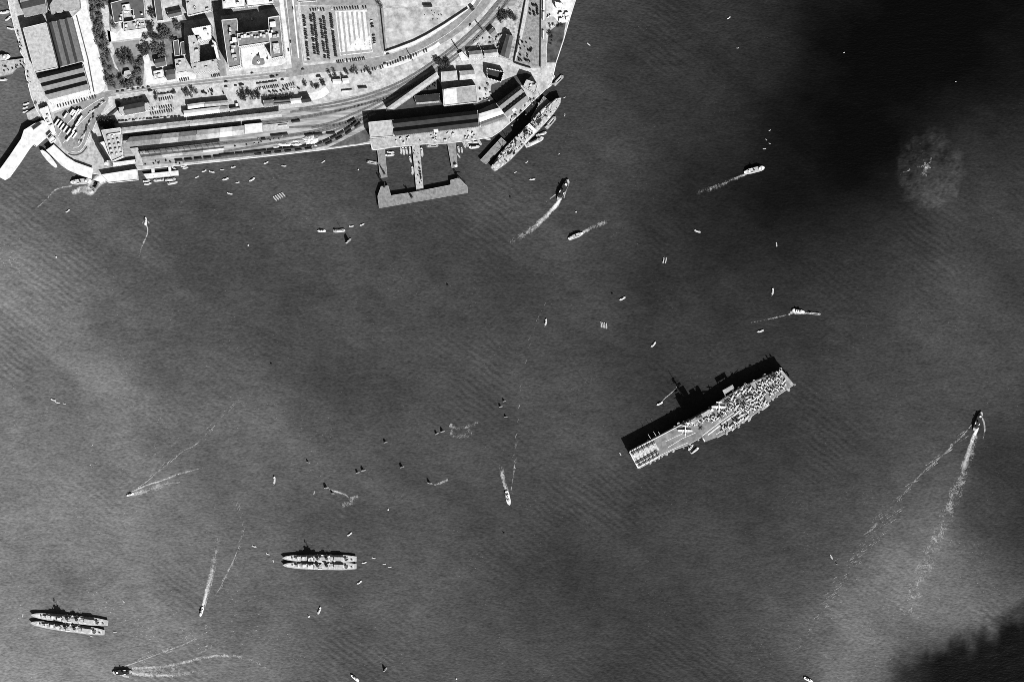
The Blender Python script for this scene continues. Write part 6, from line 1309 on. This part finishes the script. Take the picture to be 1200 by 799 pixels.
# ------------------------------------------------------------------ cargo liner at the pier
b0, b1 = P(577.4, 199.6, 0), P(657.6, 115.4, 0); Ll = (b1 - b0).length; ln = thing('cargo_liner', 'pale grey cargo liner lying at the deep water pier', 'ship', (b0 + b1) / 2, math.atan2((b1 - b0).y, (b1 - b0).x))
b = MB(); b.hull(Ll, 19.5, 8.5, -.8, .6, .45, .45, 2.0, .9, 24); b.build('hull', M['hullg'], ln)
b = MB(); b.hull(Ll * .985, 18.8, 8.62, 8.3, .6, .45, .45, 2.05, 1, 24); b.build('deck', M['linerd'], ln)
b = MB(); b.box((2, 0, 8.6), (34, 16.5, 3.2)); b.box((3, 0, 11.8), (26, 14.5, 3)); b.box((7, 0, 14.8), (13, 13, 2.8)); su = b.build('superstructure', M['linerd'], ln)
b = MB(); b.box((11, 0, 17.6), (5, 16, 2.4)); b.build('bridge', M['boatw'], su)
b = MB(); b.prism([(-1 + 3.4 * math.cos(a), 2.4 * math.sin(a)) for a in [i * math.pi / 8 for i in range(16)]], 14.8, 24); fu = b.build('funnel', M['light'], su)
b = MB(); b.prism([(-1 + 2.9 * math.cos(a), 2.0 * math.sin(a)) for a in [i * math.pi / 8 for i in range(16)]], 24, 24.15); b.build('funnel_mouth', M['tar'], fu)
b = MB(); b.box((-66, 0, 8.6), (16, 11, 3)); b.box((-67, 0, 11.6), (9, 8, 2.4)); b.build('poop_house', M['linerd'], ln)
b = MB(); b.box((59, 0, 9.2), (20, 11, 2.2), 0, .9); b.build('forecastle', M['navy'], ln)
for x, l_, m_ in ((27, 11, 'hold'), (43, 11, 'light'), (-24, 11, 'lgrey'), (-39, 11, 'hold'), (-53, 9, 'light')):
    b = MB(); b.box((x, 0, 8.6), (l_, 7.4, 1.3)); hc = b.build('hatch_coaming', M['navy'], ln)
    b = MB(); b.box((x, 0, 9.9), (l_ * .86, 6.2, .2)); b.build('hatch_cover', M[m_], hc)
for x in (35, -31.5, -46, 50):
    b = MB(); b.tube((x, 0, 8.6), (x, 0, 29), .55, 8, .3); b.tube((x, -4, 22), (x, 4, 22), .25); mm = b.build('mast', M['navy'], ln)
    for sx in (-1, 1):
        for sy in (-1, 1): b = MB(); b.tube((x, sy * 1.4, 11), (x + sx * 8.5, sy * (3 + 4 * rnd.random()), 17 + 3 * rnd.random()), .3, 5, .18); b.build('derrick_boom', M['boatw'], mm)
    b = MB(); b.box((x, 0, 8.6), (3.4, 6, 2.4)); b.build('winch_house', M['navy'], mm)
for x in (-8, -1, 6):
    for s in (-1, 1): b = MB(); b.hull(7.6, 2.4, 1.3, 0, .7, .6, .3, .2, .7, 8); o = b.build('lifeboat', M['boatw'], ln); o.location = (x, s * 7.4, 15.2 if x > 3 else 12.4)
for k in range(98):
    x = rnd.uniform(-72, 70); yy = rnd.uniform(-7.6, 7.6) * (1 - .5 * max(0, abs(x) - 45) / 30); b = MB(); z_ = 8.6 if not -15 < x < 19 else (17.2 if x > 1 else 14.8 if x > -9 else 11.8); b.box((x, yy, z_), (rnd.uniform(1, 4), rnd.uniform(.9, 3), rnd.uniform(1, 3.6))); b.build('deck_fitting', rnd.choice([M['clutter'], M['jetd'], M['jetd'], M['boatw']]), ln)
# ------------------------------------------------------------------ tidy
for o in bpy.data.objects:
    if '_w' in o: del o['_w']
